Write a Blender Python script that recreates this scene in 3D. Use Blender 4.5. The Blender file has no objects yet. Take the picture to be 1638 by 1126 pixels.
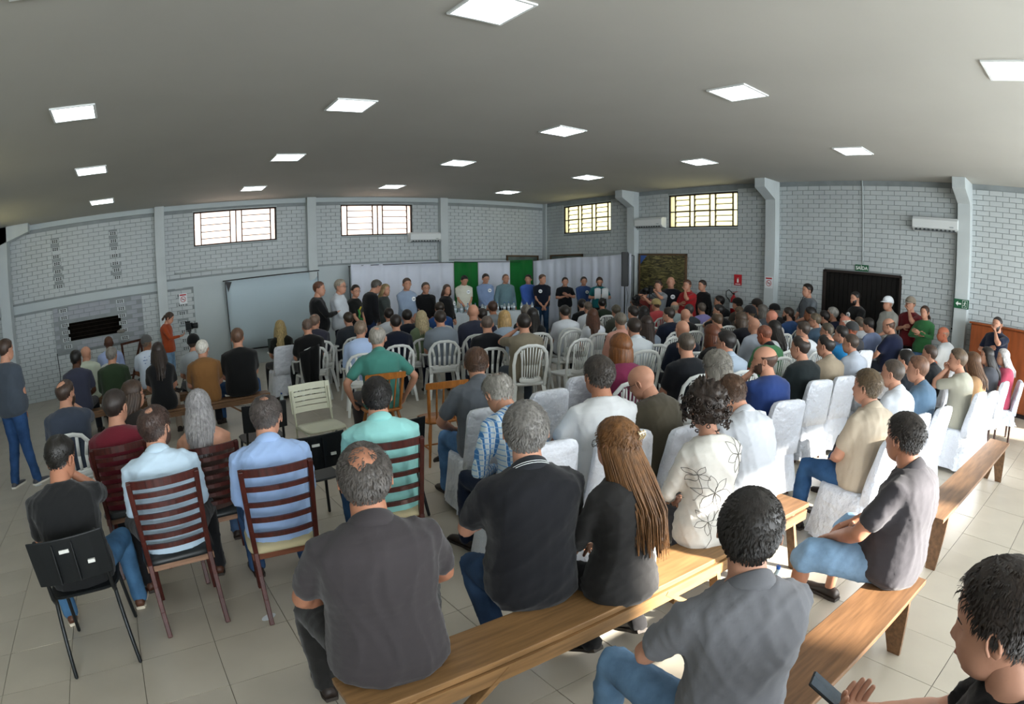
import bpy, math, random
import numpy as np
from mathutils import Matrix, Vector

random.seed(4); RNG = np.random.default_rng(4)
SC = bpy.context.scene
COL = SC.collection
PI = math.pi
# ---------------------------------------------------------------- camera
CAMH = 1.84                       # eye height above the floor
US = 2.223                        # eye to ceiling
CEIL = CAMH + US
XR, YB = 5.3017 * US, 6.8042 * US # right wall, back wall
XL, YF = -3.45, -6.0              # left wall, rear wall behind the camera
YAW, PITCH, ROLL, FOC, PCX, PCY = .6506, -.3065, -.0075, 959.69, 861.1, 732.0
def cam_axes():
    cy, sy, cp, sp = math.cos(YAW), math.sin(YAW), math.cos(PITCH), math.sin(PITCH)
    f = np.array([sy * cp, cy * cp, sp]); r = np.array([cy, -sy, 0.0]); u = np.cross(r, f)
    c, s = math.cos(ROLL), math.sin(ROLL)
    return c * r + s * u, -s * r + c * u, f
CR, CU, CF = cam_axes()
def ray(u, v):
    dx, dy = u - PCX, PCY - v; r = math.hypot(dx, dy); th = r / FOC
    return CR * (dx / r * math.sin(th)) + CU * (dy / r * math.sin(th)) + CF * math.cos(th)
def atz(u, v, z):
    d = ray(u, v); s = (z - CAMH) / d[2]; return d[0] * s, d[1] * s
def atd(u, v, dist):
    d = ray(u, v); s = dist / math.hypot(d[0], d[1]); return d[0] * s, d[1] * s, CAMH + d[2] * s
def aty(u, v, Y):
    d = ray(u, v); s = Y / d[1]; return d[0] * s, CAMH + d[2] * s
def atx(u, v, X):
    d = ray(u, v); s = X / d[0]; return d[1] * s, CAMH + d[2] * s
cd = bpy.data.cameras.new('camera'); cam = bpy.data.objects.new('camera', cd); COL.objects.link(cam)
cam.matrix_world = Matrix(((CR[0], CU[0], -CF[0], 0), (CR[1], CU[1], -CF[1], 0), (CR[2], CU[2], -CF[2], CAMH), (0, 0, 0, 1)))
cd.type = 'PANO'; cd.panorama_type = 'FISHEYE_LENS_POLYNOMIAL'; cd.sensor_width = 36.0
cd.fisheye_fov = 3.0
cd.fisheye_polynomial_k0 = 0; cd.fisheye_polynomial_k1 = -1638 / (FOC * 36.0)
cd.fisheye_polynomial_k2 = 0; cd.fisheye_polynomial_k3 = 0; cd.fisheye_polynomial_k4 = 0
cd.shift_x = -(PCX - 819) / 1638; cd.shift_y = (PCY - 563) / 1126
cd.clip_end = 200
SC.camera = cam
# ---------------------------------------------------------------- light
SC.view_settings.view_transform = 'Standard'; SC.view_settings.look = 'None'
SC.view_settings.gamma = 1; SC.view_settings.use_curve_mapping = False
SC.view_settings.exposure = 0.9
SC.cycles.max_bounces = 7; SC.cycles.diffuse_bounces = 4; SC.cycles.transparent_max_bounces = 8
SC.cycles.sample_clamp_indirect = 8.0
w = bpy.data.worlds.new('sky'); SC.world = w; w.use_nodes = True
bg = w.node_tree.nodes['Background']; bg.inputs[0].default_value = (.93, .97, 1.0, 1); bg.inputs[1].default_value = 2.2
def area(name, loc, rot, sx, sy, power, col=(.9, .96, 1.0)):
    l = bpy.data.lights.new(name, 'AREA'); l.shape = 'RECTANGLE'; l.size = sx; l.size_y = sy; l.energy = power; l.color = col
    o = bpy.data.objects.new(name, l); COL.objects.link(o); o.location = loc; o.rotation_euler = rot; return o
# daylight entering by the openings of the rear wall and of the rear part of the right wall
for k, x in enumerate((-0.9, 4.0, 8.9)):
    area('daylight_rear', (x, YF + .05, 1.75), (-PI / 2 + PI, 0, 0), 3.2, 2.7, 230)
area('daylight_right', (XR - .05, -4.2, 1.7), (0, PI / 2, 0), 2.6, 3.6, 260)
sl = bpy.data.lights.new('sun', 'SUN'); sl.energy = 22.0; sl.angle = math.radians(1.6); sl.color = (1, .95, .86)
so = bpy.data.objects.new('sun', sl); COL.objects.link(so)
SUN_E, SUN_A = math.radians(21.3), math.radians(20.0)
sd = Vector((-math.cos(SUN_E) * math.sin(SUN_A), math.cos(SUN_E) * math.cos(SUN_A), -math.sin(SUN_E)))
so.rotation_euler = sd.to_track_quat('-Z', 'Y').to_euler()
# ---------------------------------------------------------------- materials
def srgb(h):
    if isinstance(h, str):
        h = h.lstrip('#'); c = [int(h[i:i + 2], 16) / 255 for i in (0, 2, 4)]
    else: c = h
    return tuple(x / 12.92 if x <= .04045 else ((x + .055) / 1.055) ** 2.4 for x in c) + (1,)
MATS = {}
def mat(name, hexc, rough=.6, spec=.3, var=.0, vscale=6, bump=.0, bscale=300, metal=0, kind=None, stretch=None, col2=None, emit=0, sheen=0, detail=4, bdist=.002):
    key = (name, hexc, kind)
    if key in MATS: return MATS[key]
    m = bpy.data.materials.new(name); m.use_nodes = True; nt = m.node_tree; N = nt.nodes; L = nt.links
    b = N['Principled BSDF']; b.inputs['Roughness'].default_value = rough; b.inputs['Specular IOR Level'].default_value = spec
    b.inputs['Metallic'].default_value = metal
    if sheen: b.inputs['Sheen Weight'].default_value = sheen
    c1 = srgb(hexc); b.inputs['Base Color'].default_value = c1; m.diffuse_color = c1
    if emit:
        b.inputs['Emission Color'].default_value = c1; b.inputs['Emission Strength'].default_value = emit
    if var or bump or col2:
        tc = N.new('ShaderNodeTexCoord'); mp = N.new('ShaderNodeMapping'); L.new(tc.outputs['Object'], mp.inputs[0])
        if stretch: mp.inputs['Scale'].default_value = stretch
        if var or col2:
            n = N.new('ShaderNodeTexNoise'); n.inputs['Scale'].default_value = vscale; n.inputs['Detail'].default_value = detail; L.new(mp.outputs[0], n.inputs['Vector'])
            r = N.new('ShaderNodeValToRGB'); r.color_ramp.elements[0].position = .3; r.color_ramp.elements[1].position = .7
            c2 = srgb(col2) if col2 else tuple(min(1, x * (1 + var)) for x in c1[:3]) + (1,)
            r.color_ramp.elements[0].color = c1 if col2 else tuple(x * (1 - var) for x in c1[:3]) + (1,)
            r.color_ramp.elements[1].color = c2
            L.new(n.outputs['Fac'], r.inputs[0]); L.new(r.outputs[0], b.inputs['Base Color'])
        if bump:
            n2 = N.new('ShaderNodeTexNoise'); n2.inputs['Scale'].default_value = bscale; n2.inputs['Detail'].default_value = 3
            L.new(mp.outputs[0], n2.inputs['Vector'])
            bp = N.new('ShaderNodeBump'); bp.inputs['Strength'].default_value = bump; bp.inputs['Distance'].default_value = bdist
            L.new(n2.outputs['Fac'], bp.inputs['Height']); L.new(bp.outputs[0], b.inputs['Normal'])
    MATS[key] = m; return m
def cloth(hexc):
    c = [int(hexc[i:i + 2], 16) for i in (0, 2, 4)]; g = sum(c) / 3; hexc = '%02x%02x%02x' % tuple(int(x * .86 + g * .14) for x in c)
    return mat('cloth_' + hexc, hexc, .85, .15, var=.07, vscale=5, bump=.35, bscale=22, sheen=.15, bdist=.006)
def denim(hexc='2f5680'):
    c = [int(hexc[i:i + 2], 16) for i in (0, 2, 4)]; g = sum(c) / 3; hexc = '%02x%02x%02x' % tuple(int(x * .72 + g * .22) for x in c)
    return mat('denim_' + hexc, hexc, .85, .15, var=.3, vscale=7, bump=.4, bscale=30, bdist=.006)
def skinm(hexc): return mat('skin_' + hexc, hexc, .5, .35, var=.07, vscale=18, bump=.15, bscale=120)
def hairm(hexc): return mat('hair_' + hexc, hexc, .45, .45, var=.4, vscale=60, bump=.6, bscale=160, stretch=(1, 1, .25), bdist=.003)
def wood(hexc, rough=.45): return mat('wood_' + hexc, hexc, rough, .4, var=.28, vscale=9, stretch=(.6, 6, 6), bump=.25, bscale=60)
# ---------------------------------------------------------------- mesh helpers
class MB:
    def __init__(s): s.v = []; s.f = []; s.m = []; s.n = 0; s.cur = 0
    def add(s, V, F):
        V = np.asarray(V, float); o = s.n; s.v.append(V); s.n += len(V)
        s.f += [tuple(i + o for i in q) for q in F]; s.m += [s.cur] * len(F); return s
    def box(s, lo, hi, M=None):
        x0, y0, z0 = lo; x1, y1, z1 = hi
        V = np.array([(x0, y0, z0), (x1, y0, z0), (x1, y1, z0), (x0, y1, z0), (x0, y0, z1), (x1, y0, z1), (x1, y1, z1), (x0, y1, z1)], float)
        if M is not None: V = V @ np.array(M)[:3, :3].T + np.array(M)[:3, 3]
        return s.add(V, [(0, 3, 2, 1), (4, 5, 6, 7), (0, 1, 5, 4), (1, 2, 6, 5), (2, 3, 7, 6), (3, 0, 4, 7)])
    def hexa(s, V): return s.add(V, [(0, 3, 2, 1), (4, 5, 6, 7), (0, 1, 5, 4), (1, 2, 6, 5), (2, 3, 7, 6), (3, 0, 4, 7)])
    def bar(s, a, b, w, h, up=(0, 0, 1), w2=None, h2=None):
        a = np.array(a, float); b = np.array(b, float); d = b - a; d /= np.linalg.norm(d) + 1e-12
        up = np.array(up, float); x = np.cross(d, up)
        if np.linalg.norm(x) < 1e-4: x = np.cross(d, (0, 1, 0))
        x /= np.linalg.norm(x); y = np.cross(x, d); w2 = w if w2 is None else w2; h2 = h if h2 is None else h2
        V = [a - x * w / 2 - y * h / 2, a + x * w / 2 - y * h / 2, a + x * w / 2 + y * h / 2, a - x * w / 2 + y * h / 2,
             b - x * w2 / 2 - y * h2 / 2, b + x * w2 / 2 - y * h2 / 2, b + x * w2 / 2 + y * h2 / 2, b - x * w2 / 2 + y * h2 / 2]
        return s.hexa(V)
    def rings(s, R, closed=False, cap=True):
        n = len(R[0]); V = np.concatenate([np.asarray(r, float) for r in R]); F = []
        for k in range(len(R) - 1 + (1 if closed else 0)):
            a = k * n; b = ((k + 1) % len(R)) * n
            for i in range(n): F.append((a + i, a + (i + 1) % n, b + (i + 1) % n, b + i))
        if cap and not closed:
            F.append(tuple(range(n - 1, -1, -1))); F.append(tuple((len(R) - 1) * n + i for i in range(n)))
        return s.add(V, F)
    def tube(s, pts, rad, seg=8, round_=True, flat=1.0, up=None):
        P = [np.array(p, float) for p in pts]; rad = [rad] * len(P) if np.isscalar(rad) else list(rad)
        if round_:
            d0 = P[0] - P[1]; d0 /= np.linalg.norm(d0) + 1e-12; d1 = P[-1] - P[-2]; d1 /= np.linalg.norm(d1) + 1e-12
            P = [P[0] + d0 * rad[0] * .8, P[0] + d0 * rad[0] * .45] + P + [P[-1] + d1 * rad[-1] * .45, P[-1] + d1 * rad[-1] * .8]
            rad = [rad[0] * .45, rad[0] * .85] + rad + [rad[-1] * .85, rad[-1] * .45]
        T = [P[min(i + 1, len(P) - 1)] - P[max(i - 1, 0)] for i in range(len(P))]; T = [t / (np.linalg.norm(t) + 1e-12) for t in T]
        u = np.array(up, float) if up is not None else (np.array((0, 0, 1.)) if abs(T[0][2]) < .9 else np.array((0, 1., 0)))
        x = np.cross(T[0], u); x /= np.linalg.norm(x) + 1e-12; R = []
        a = np.arange(seg) * 2 * PI / seg + .3
        for p, t, r in zip(P, T, rad):
            x = x - t * (x @ t); x /= np.linalg.norm(x) + 1e-12; y = np.cross(t, x)
            R.append(p + np.outer(np.cos(a) * r, x) + np.outer(np.sin(a) * r * flat, y))
        return s.rings(R)
    def ell(s, c, r, seg=12, M=None):
        V = []; rings = max(4, seg // 2); c = np.array(c, float)
        V.append((0, 0, -1))
        for k in range(1, rings):
            e = -PI / 2 + PI * k / rings
            for i in range(seg): a = 2 * PI * i / seg; V.append((math.cos(e) * math.cos(a), math.cos(e) * math.sin(a), math.sin(e)))
        V.append((0, 0, 1)); V = np.array(V) * np.array(r)
        if M is not None: V = V @ np.array(M).T
        F = [(0, 1 + (i + 1) % seg, 1 + i) for i in range(seg)]
        for k in range(rings - 2):
            a = 1 + k * seg; b = a + seg
            F += [(a + i, a + (i + 1) % seg, b + (i + 1) % seg, b + i) for i in range(seg)]
        t = len(V) - 1; a = 1 + (rings - 2) * seg
        F += [(a + i, a + (i + 1) % seg, t) for i in range(seg)]
        return s.add(V + c, F)
    def cyl(s, a, b, r, seg=12, r2=None):
        r2 = r if r2 is None else r2
        return s.tube([a, b], [r, r2], seg, round_=False)
    def arrays(s): return np.concatenate(s.v), s.f, s.m
    def mesh(s, name='m', mats=(), smooth=False):
        me = bpy.data.meshes.new(name)
        V = np.concatenate(s.v) if s.v else np.zeros((0, 3)); F = s.f
        if F:
            us = np.zeros(len(V), bool); us[[i for f in F for i in f]] = True
            if not us.all():
                mp = np.cumsum(us) - 1; V = V[us]; F = [tuple(int(mp[i]) for i in f) for f in F]
        me.from_pydata(V.tolist(), [], F)
        for m in mats: me.materials.append(m)
        if len(mats) > 1: me.polygons.foreach_set('material_index', s.m)
        if smooth: me.polygons.foreach_set('use_smooth', [True] * len(s.f))
        me.update(); return me
    def build(s, name, mats, parent=None, smooth=False, bevel=0, auto=None, **props):
        if not isinstance(mats, (list, tuple)): mats = [mats]
        me = s.mesh(name, mats, smooth); return link(name, me, parent, bevel, auto, **props)
def link(name, me, parent=None, bevel=0, auto=None, **props):
    o = bpy.data.objects.new(name, me); COL.objects.link(o)
    if parent is not None: o.parent = parent
    if bevel:
        md = o.modifiers.new('bevel', 'BEVEL'); md.width = bevel; md.segments = 2; md.limit_method = 'ANGLE'; md.angle_limit = .6
    for k, v in props.items(): o[k] = v
    return o
def tag(o, label=None, cat=None, group=None, kind=None):
    if label: o['label'] = label
    if cat: o['category'] = cat
    if group: o['group'] = group
    if kind: o['kind'] = kind
    return o
def empty(name, loc=(0, 0, 0), rz=0, label=None, cat=None, group=None, scale=1):
    o = bpy.data.objects.new(name, None); COL.objects.link(o); o.location = loc; o.rotation_euler = (0, 0, rz); o.empty_display_size = .1
    if scale != 1: o.scale = (scale,) * 3
    return tag(o, label, cat, group)
def copy_tree(o, parent=None):
    c = o.copy(); COL.objects.link(c)
    if parent is not None: c.parent = parent
    for ch in list(o.children): copy_tree(ch, c)
    return c
def text_mesh(name, body, size, m, parent, loc, rot, bold=0.0):
    cu = bpy.data.curves.new(name, 'FONT'); cu.body = body; cu.size = size; cu.align_x = 'CENTER'; cu.align_y = 'CENTER'; cu.extrude = .001; cu.offset = bold
    t = bpy.data.objects.new('tmp', cu); COL.objects.link(t)
    me = bpy.data.meshes.new_from_object(t); COL.objects.unlink(t); bpy.data.objects.remove(t)
    me.materials.clear(); me.materials.append(m)
    o = link(name, me, parent); o.location = loc; o.rotation_euler = rot; return o
# ================================================================ the hall
M_paint = mat('wall_paint', 'b9c0c2', .75, .25, var=.05, vscale=1.5, bump=.3, bscale=40)
M_mortar = mat('wall_joint', '8c9395', .9, .1, var=.12, vscale=3)
M_plaster = mat('plaster', 'b7c1c4', .8, .2, var=.04, vscale=1.2, bump=.2, bscale=12)
M_ceil = mat('ceiling_paint', 'b7b6b0', .9, .1, var=.03, vscale=.8, bump=.1, bscale=5)
M_tile = mat('floor_tile', 'b3ab9c', .32, .5, var=.07, vscale=2.2, bump=.08, bscale=14)
M_grout = mat('floor_grout', '6d685f', .9, .1)
M_dark = mat('hollow_dark', '17130f', .9, .1, var=.4, vscale=8)  # near black for hollows; in the brick holes it paints their shade
M_trim = mat('concrete_paint', 'bcc4c6', .75, .25, var=.05, vscale=2, bump=.15, bscale=25)
# floor
fl = MB().box((XL - .2, YF - .2, -.12), (XR + .2, YB + .2, -.006)).build('floor', M_grout, kind='structure')
T = .45; OX, OY = .05, .36
tiles = []; x0 = XL - ((XL - OX) % T); y0 = YF - ((YF - OY) % T)
for i in range(int((XR - x0) / T) + 1):
    for j in range(int((YB - y0) / T) + 1):
        a, b_ = x0 + i * T, y0 + j * T; cx, cy = a + T / 2, b_ + T / 2
        tiles.append((a, b_, cx, cy))
g = .002
tm = MB().box((-T / 2 + g, -T / 2 + g, -.01), (T / 2 - g, T / 2 - g, 0)).mesh('tile', [M_tile])
def infr(x, y, z, m=0):
    d = np.array([x, y, z - CAMH]); q = (d @ CR, d @ CU, d @ CF); rr = math.hypot(q[0], q[1]) + 1e-9; th = math.atan2(rr, q[2])
    u = PCX + FOC * th * q[0] / rr; v = PCY - FOC * th * q[1] / rr; return -m < u < 1638 + m and -m < v < 1126 + m
near = sorted([t for t in tiles if infr(t[2], t[3], 0, 40) and XL < t[0] and t[0] + T < XR and t[1] + T < YB], key=lambda t: math.hypot(t[2], t[3]))[:300]
ns = set(near); rest = MB()
for t in near:
    o = link('tile', tm, fl); o.location = (t[2], t[3], RNG.uniform(-.0012, .0008))
for t in tiles:
    if t in ns: continue
    ax, bx = max(t[0] + g, XL), min(t[0] + T - g, XR); ay, by = max(t[1] + g, YF), min(t[1] + T - g, YB)
    if bx > ax and by > ay: rest.box((ax, ay, -.01), (bx, by, 0))
rest.build('tile_field', M_tile, fl, kind='stuff')
# ceiling
cl = MB().box((XL - .2, YF - .2, CEIL), (XR + .2, YB + .2, CEIL + .15)).build('ceiling', M_ceil, kind='structure')
# walls: list of (axis, fixed, range, holes)
def wall_slab(name, horiz, a0, a1, fixed, thick, holes, m=M_mortar):
    """horiz: wall runs along X (fixed Y) else along Y (fixed X); holes = (a,b,z0,z1)"""
    mb = MB(); xs = sorted({a0, a1} | {h[0] for h in holes} | {h[1] for h in holes}); zs = sorted({0, CEIL} | {h[2] for h in holes} | {h[3] for h in holes})
    for i in range(len(xs) - 1):
        run = None
        for j in range(len(zs) - 1):
            cx, cz = (xs[i] + xs[i + 1]) / 2, (zs[j] + zs[j + 1]) / 2
            if any(h[0] < cx < h[1] and h[2] < cz < h[3] for h in holes): continue
            lo, hi = sorted((fixed, fixed + thick))
            if horiz: mb.box((xs[i], lo, zs[j]), (xs[i + 1], hi, zs[j + 1]))
            else: mb.box((lo, xs[i], zs[j]), (hi, xs[i + 1], zs[j + 1]))
    return mb.build(name, m, kind='structure')
BP = .015                                  # how proud the bricks stand
W1 = [(aty(309, 339, YB)[0], aty(443, 384, YB)[0]), (aty(545, 326, YB)[0], aty(660, 375, YB)[0])]
WZ0, WZ1 = 3.03, 3.87
holes_back = [(a, b, WZ0, WZ1) for a, b in W1]
wY = [(atx(977, 367, XR)[0], atx(901, 328, XR)[0]), (atx(1180, 359, XR)[0], atx(1069, 308, XR)[0])]
holes_right = [(a, b, WZ0 + .03, WZ1 + .03) for a, b in wY]
DY0, DY1 = atx(1441, 441, XR)[0], atx(1319, 430, XR)[0]; DZ = 2.16
holes_right += [(DY0, DY1, -.0, DZ), (-6.0, -2.4, .3, 3.0)]
OVX0, OVX1 = aty(108, 516, YB)[0], aty(195, 527, YB)[0]; OVZ0, OVZ1 = 1.25, 1.66
wb = wall_slab('wall_back', True, XL, XR + .2, YB + BP, .22, holes_back + [(OVX0, OVX1, OVZ0, OVZ1)])
wr = wall_slab('wall_right', False, YF - .2, YB + .2, XR + BP, .22, holes_right)
WL = [(11.9, 14.1), (7.4, 9.6), (2.9, 5.1)]; holes_left = [(a, b, WZ0 + .03, WZ1 + .03) for a, b in WL]
wl = wall_slab('wall_left', False, YF - .2, YB + .2, XL - BP, -.22, holes_left)
wf = wall_slab('wall_rear', True, XL, XR, YF, -.2, [(-2.5, .7, .4, 2.7), (2.4, 5.6, .4, 2.7), (7.3, 10.5, .4, 2.7), (4.6, 6.9, 3.12, 3.92), (7.3, 10.5, 3.32, 3.92)], M_plaster)
MB().box((-14, -9.4, -.1), (26, -9.1, 4.12)).build('wall_sunblock_outside', mat('outside_sunblock', '8f8c84', .9), kind='structure')  # added unseen wall that keeps low sun out of the lower rear openings
MB().box((-14, -9.2, -.14), (26, YF - .2, -.04)).build('ground_outside', mat('outside_ground', '7d7768', .9), kind='structure')
MB().box((XR + .2, YF, 4.12), (XR + 1.2, YB + .2, 4.25)).build('roof_sunblock_outside', mat('outside_sunblock', '8f8c84', .9), kind='structure')  # added unseen eave that stops sun entering by the right wall windows
# bricks
BL, BH = .262, .0965; BT = .03
gx = .006; gz = .005
def brickwork(wallo, horiz, fixed, sgn, a0, a1, z0, z1, holes, nmax, plaster=(), name='brick', phase=0):
    me = MB().box((-BL / 2 + gx, -BT, -BH / 2 + gz), (BL / 2 - gx, 0, BH / 2 - gz)).mesh('brick', [M_paint])
    cells = []; nrow = int((z1 - z0) / BH); skip = list(holes) + list(plaster)
    for r in range(nrow):
        z = z0 + (r + .5) * BH; off = (r % 2) * BL / 2; n = int((a1 - a0) / BL) + 2
        for c in range(-1, n):
            lo = a0 + c * BL + off; hi = lo + BL; lo, hi = max(lo, a0), min(hi, a1)
            segs = [(lo, hi)]
            for h in skip:
                if z + BH / 2 - .01 > h[2] and z - BH / 2 + .01 < h[3]:
                    ns_ = []
                    for (p, q) in segs:
                        if h[1] <= p or h[0] >= q: ns_.append((p, q)); continue
                        if h[0] > p: ns_.append((p, h[0]))
                        if h[1] < q: ns_.append((h[1], q))
                    segs = ns_
            for p, q in segs:
                if q - p > .05: cells.append((p, q, z))
    def P(a, z): return (a, fixed, z) if horiz else (fixed, a, z)
    full = [c for c in cells if c[1] - c[0] > BL - .001 and infr(*P((c[0] + c[1]) / 2, c[2]), 5)]
    full.sort(key=lambda c: np.linalg.norm(np.array(P((c[0] + c[1]) / 2, c[2])) - (0, 0, CAMH)))
    ind = set(full[:nmax]); rest = MB()
    for c in cells:
        j = RNG.uniform(-.004, .003); ca = (c[0] + c[1]) / 2
        if c in ind:
            o = link(name, me, wallo); o.location = P(ca, c[2])
            o.rotation_euler = (0, 0, 0 if (horiz and sgn < 0) else PI if horiz else PI / 2 if sgn > 0 else -PI / 2)
            # local -Y is the depth side: turn so that it points into the wall
            o.rotation_euler = (0, 0, PI) if horiz else ((0, 0, PI / 2) if sgn > 0 else (0, 0, -PI / 2))
            q = o.location; 
            if horiz: q.y += j
            else: q.x += j
        else:
            if horiz:
                l2, h2 = sorted((fixed + j, fixed + j + sgn * BT)); rest.box((c[0] + gx, l2, c[2] - BH / 2 + gz), (c[1] - gx, h2, c[2] + BH / 2 - gz))
            else:
                l2, h2 = sorted((fixed + j, fixed + j + sgn * BT)); rest.box((l2, c[0] + gx, c[2] - BH / 2 + gz), (h2, c[1] - gx, c[2] + BH / 2 - gz))
    if rest.n: rest.build('brick_field', M_paint, wallo, kind='stuff')
BEAM0, BEAM1 = 2.08, 2.27
PLX = aty(312, 500, YB)[0]
plast_back = [(XL, 3.1, BEAM0, BEAM1), (3.1, XR, 2.12, BEAM1), (PLX, XR, 0, BEAM1), (XL, XR, CEIL - .12, CEIL)]
CHX0, CHX1 = aty(84, 490, YB)[0], aty(226, 474, YB)[0]; CHZ0, CHZ1 = 1.02, 2.05
# perforated bricks
perf = []
for u, v in [(87.5, 386.5), (88.5, 399), (89.5, 411), (91, 422), (92.5, 434.5), (94, 446.5), (95.5, 458.5), (180.5, 373.5), (181.5, 385.5), (182.5, 397.5), (183.5, 409), (184.5, 421), (186.5, 432), (188, 444)]:
    perf.append(('u',) + aty(u, v, YB))
for u, v in [(286, 459), (288, 473), (290, 487), (291.5, 501), (293, 516), (295, 530), (296.5, 544), (298, 557)]: perf.append(('u',) + aty(u, v, YB))
pperf = []
for u, v in [(101, 497), (102.5, 508.5), (104, 520.5), (105.5, 532), (107, 543.5), (109.5, 554.5), (192, 482), (194, 493.5), (195.5, 504.5), (197, 516), (198.5, 528), (200, 540)]: pperf.append(aty(u, v, YB - .06))
ph = [(x - .1, x + .1, z - .03, z + .03) for _, x, z in perf]
chim = [(CHX0, CHX1, CHZ0, CHZ1), (OVX0 - .02, OVX1 + .02, OVZ0 - .02, OVZ1 + .02)]
brickwork(wb, True, YB, 1, XL, XR, 0, CEIL - .1, holes_back + ph + chim, 300, plast_back)
brickwork(wr, False, XR, 1, -1.5, YB, 0, CEIL - .05, holes_right, 300, [(YB - .001, YB, 0, 9)])
brickwork(wl, False, XL, -1, 6.0, YB, 0, CEIL - .1, holes_left, 0, [(6, YB, BEAM0, BEAM1)])
pm = MB()
for q in plast_back: pm.box((q[0], YB - (.0 if q[2] == 0 else .02), q[2]), (q[1], YB + .04, q[3]))
pm.build('plaster_band', M_plaster, wb)
MB().box((XL - .03, 5.5, BEAM0), (XL + .02, YB, BEAM1)).build('plaster_band', M_plaster, wl)
# perforated brick: plate with six shallow holes, the shade of deep ones painted dark
def perf_mesh():
    mb = MB(); W, Hh = .098, .044; xs = [-W, -.066, -.034, -.014, .014, .034, .066, W]; zs = [-Hh, -.030, -.006, .006, .030, Hh]
    hole = {(1, 1), (3, 1), (5, 1), (1, 3), (3, 3), (5, 3)}
    for i in range(7):
        for j in range(5):
            a, b, c, d = xs[i], xs[i + 1], zs[j], zs[j + 1]
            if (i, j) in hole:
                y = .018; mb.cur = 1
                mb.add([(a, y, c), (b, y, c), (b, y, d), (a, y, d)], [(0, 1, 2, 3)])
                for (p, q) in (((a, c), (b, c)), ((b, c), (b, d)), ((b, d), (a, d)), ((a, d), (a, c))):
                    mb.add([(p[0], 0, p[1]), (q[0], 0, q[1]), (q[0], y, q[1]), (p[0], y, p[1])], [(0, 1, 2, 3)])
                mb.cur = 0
            else: mb.add([(a, 0, c), (b, 0, c), (b, 0, d), (a, 0, d)], [(0, 1, 2, 3)])
    for (p, q) in (((-W, -Hh), (W, -Hh)), ((W, -Hh), (W, Hh)), ((W, Hh), (-W, Hh)), ((-W, Hh), (-W, -Hh))):
        mb.add([(p[0], 0, p[1]), (q[0], 0, q[1]), (q[0], .03, q[1]), (p[0], .03, p[1])], [(0, 1, 2, 3)])
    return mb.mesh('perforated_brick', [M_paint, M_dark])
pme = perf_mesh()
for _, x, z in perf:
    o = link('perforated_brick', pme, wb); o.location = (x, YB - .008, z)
# chimney breast with the oven mouth
chb = empty('trim_40', ((CHX0 + CHX1) / 2, YB, 0)); chb['kind'] = 'structure'   # the oven front
cx = (CHX0 + CHX1) / 2
M_grill = mat('oven_paint', '9fa3ab', .8, .2, var=.1, vscale=3, bump=.3, bscale=30)
def chbox(mb, x0, x1, z0, z1, y0=-.045, y1=.0): mb.box((x0 - cx, y0, z0), (x1 - cx, y1, z1))
mb = MB(); chbox(mb, CHX0, OVX0, CHZ0, CHZ1); chbox(mb, OVX1, CHX1, CHZ0, CHZ1); chbox(mb, OVX0, OVX1, OVZ1, CHZ1); chbox(mb, OVX0, OVX1, CHZ0, OVZ0)
mb.build('masonry', M_mortar, chb)
rows = int((CHZ1 - CHZ0) / BH)
bme = MB().box((-BL / 2 + gx, 0, -BH / 2 + gz), (BL / 2 - gx, .03, BH / 2 - gz)).mesh('oven_brick', [M_grill])
bme2 = MB().box((-BL / 4 + gx, 0, -BH / 2 + gz), (BL / 4 - gx, .03, BH / 2 - gz)).mesh('oven_half_brick', [M_grill])
for r in range(rows):
    z = CHZ0 + (r + .5) * (CHZ1 - CHZ0) / rows; x = CHX0 + (BL / 2 if r % 2 else 0) + .0
    if r % 2: 
        o = link('brick', bme2, chb); o.location = (CHX0 + BL / 4 - cx, -.062, z)
    while x + BL <= CHX1 + .01:
        c = x + BL / 2
        bad = (OVZ0 - .06 < z < OVZ1 + .06 and OVX0 - BL / 2 < c < OVX1 + BL / 2) or any(abs(z - q[1]) < .07 and abs(c - q[0]) < .22 for q in pperf)
        if not bad:
            o = link('brick', bme, chb); o.location = (c - cx, -.062 + RNG.uniform(-.003, .003), z)
        x += BL
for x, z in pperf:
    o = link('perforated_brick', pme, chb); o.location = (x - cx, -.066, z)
mb = MB(); D = .55
x0_, x1_ = OVX0 - cx, OVX1 - cx
mb.box((x0_ - .02, .24, OVZ0 - .02), (x1_ + .02, D, OVZ0)); mb.box((x0_ - .02, .24, OVZ1), (x1_ + .02, D, OVZ1 + .02))
mb.box((x0_ - .02, D, OVZ0 - .02), (x1_ + .02, D + .02, OVZ1 + .02)); mb.box((x0_ - .02, .24, OVZ0), (x0_, D, OVZ1)); mb.box((x1_, .24, OVZ0), (x1_ + .02, D, OVZ1))
mb.box((x0_, -.04, OVZ0 - .004), (x1_, .26, OVZ0 + .004)); mb.box((x0_, -.04, OVZ1 - .004), (x1_, .26, OVZ1 + .004))
mb.box((x0_ - .003, -.04, OVZ0), (x0_ + .004, .26, OVZ1)); mb.box((x1_ - .004, -.04, OVZ0), (x1_ + .003, .26, OVZ1))
mb.build('oven_cavity', M_dark, chb)  # cavity lining in a near black tone
for k in range(4): MB().cyl((x0_, .1 + k * .03, OVZ0 + .07 + k * .09), (x1_, .1 + k * .03, OVZ0 + .07 + k * .09), .006, 6).build('grill_bar', mat('grill_iron', '2a211b', .6, .3, metal=.6), chb)
MB().ell((x1_ - .02, -.1, OVZ0 + .03), (.11, .05, .045), 10).build('stone', mat('grey_stone', '8b8780', .9, .1, var=.2, vscale=12), chb, smooth=True)
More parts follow.
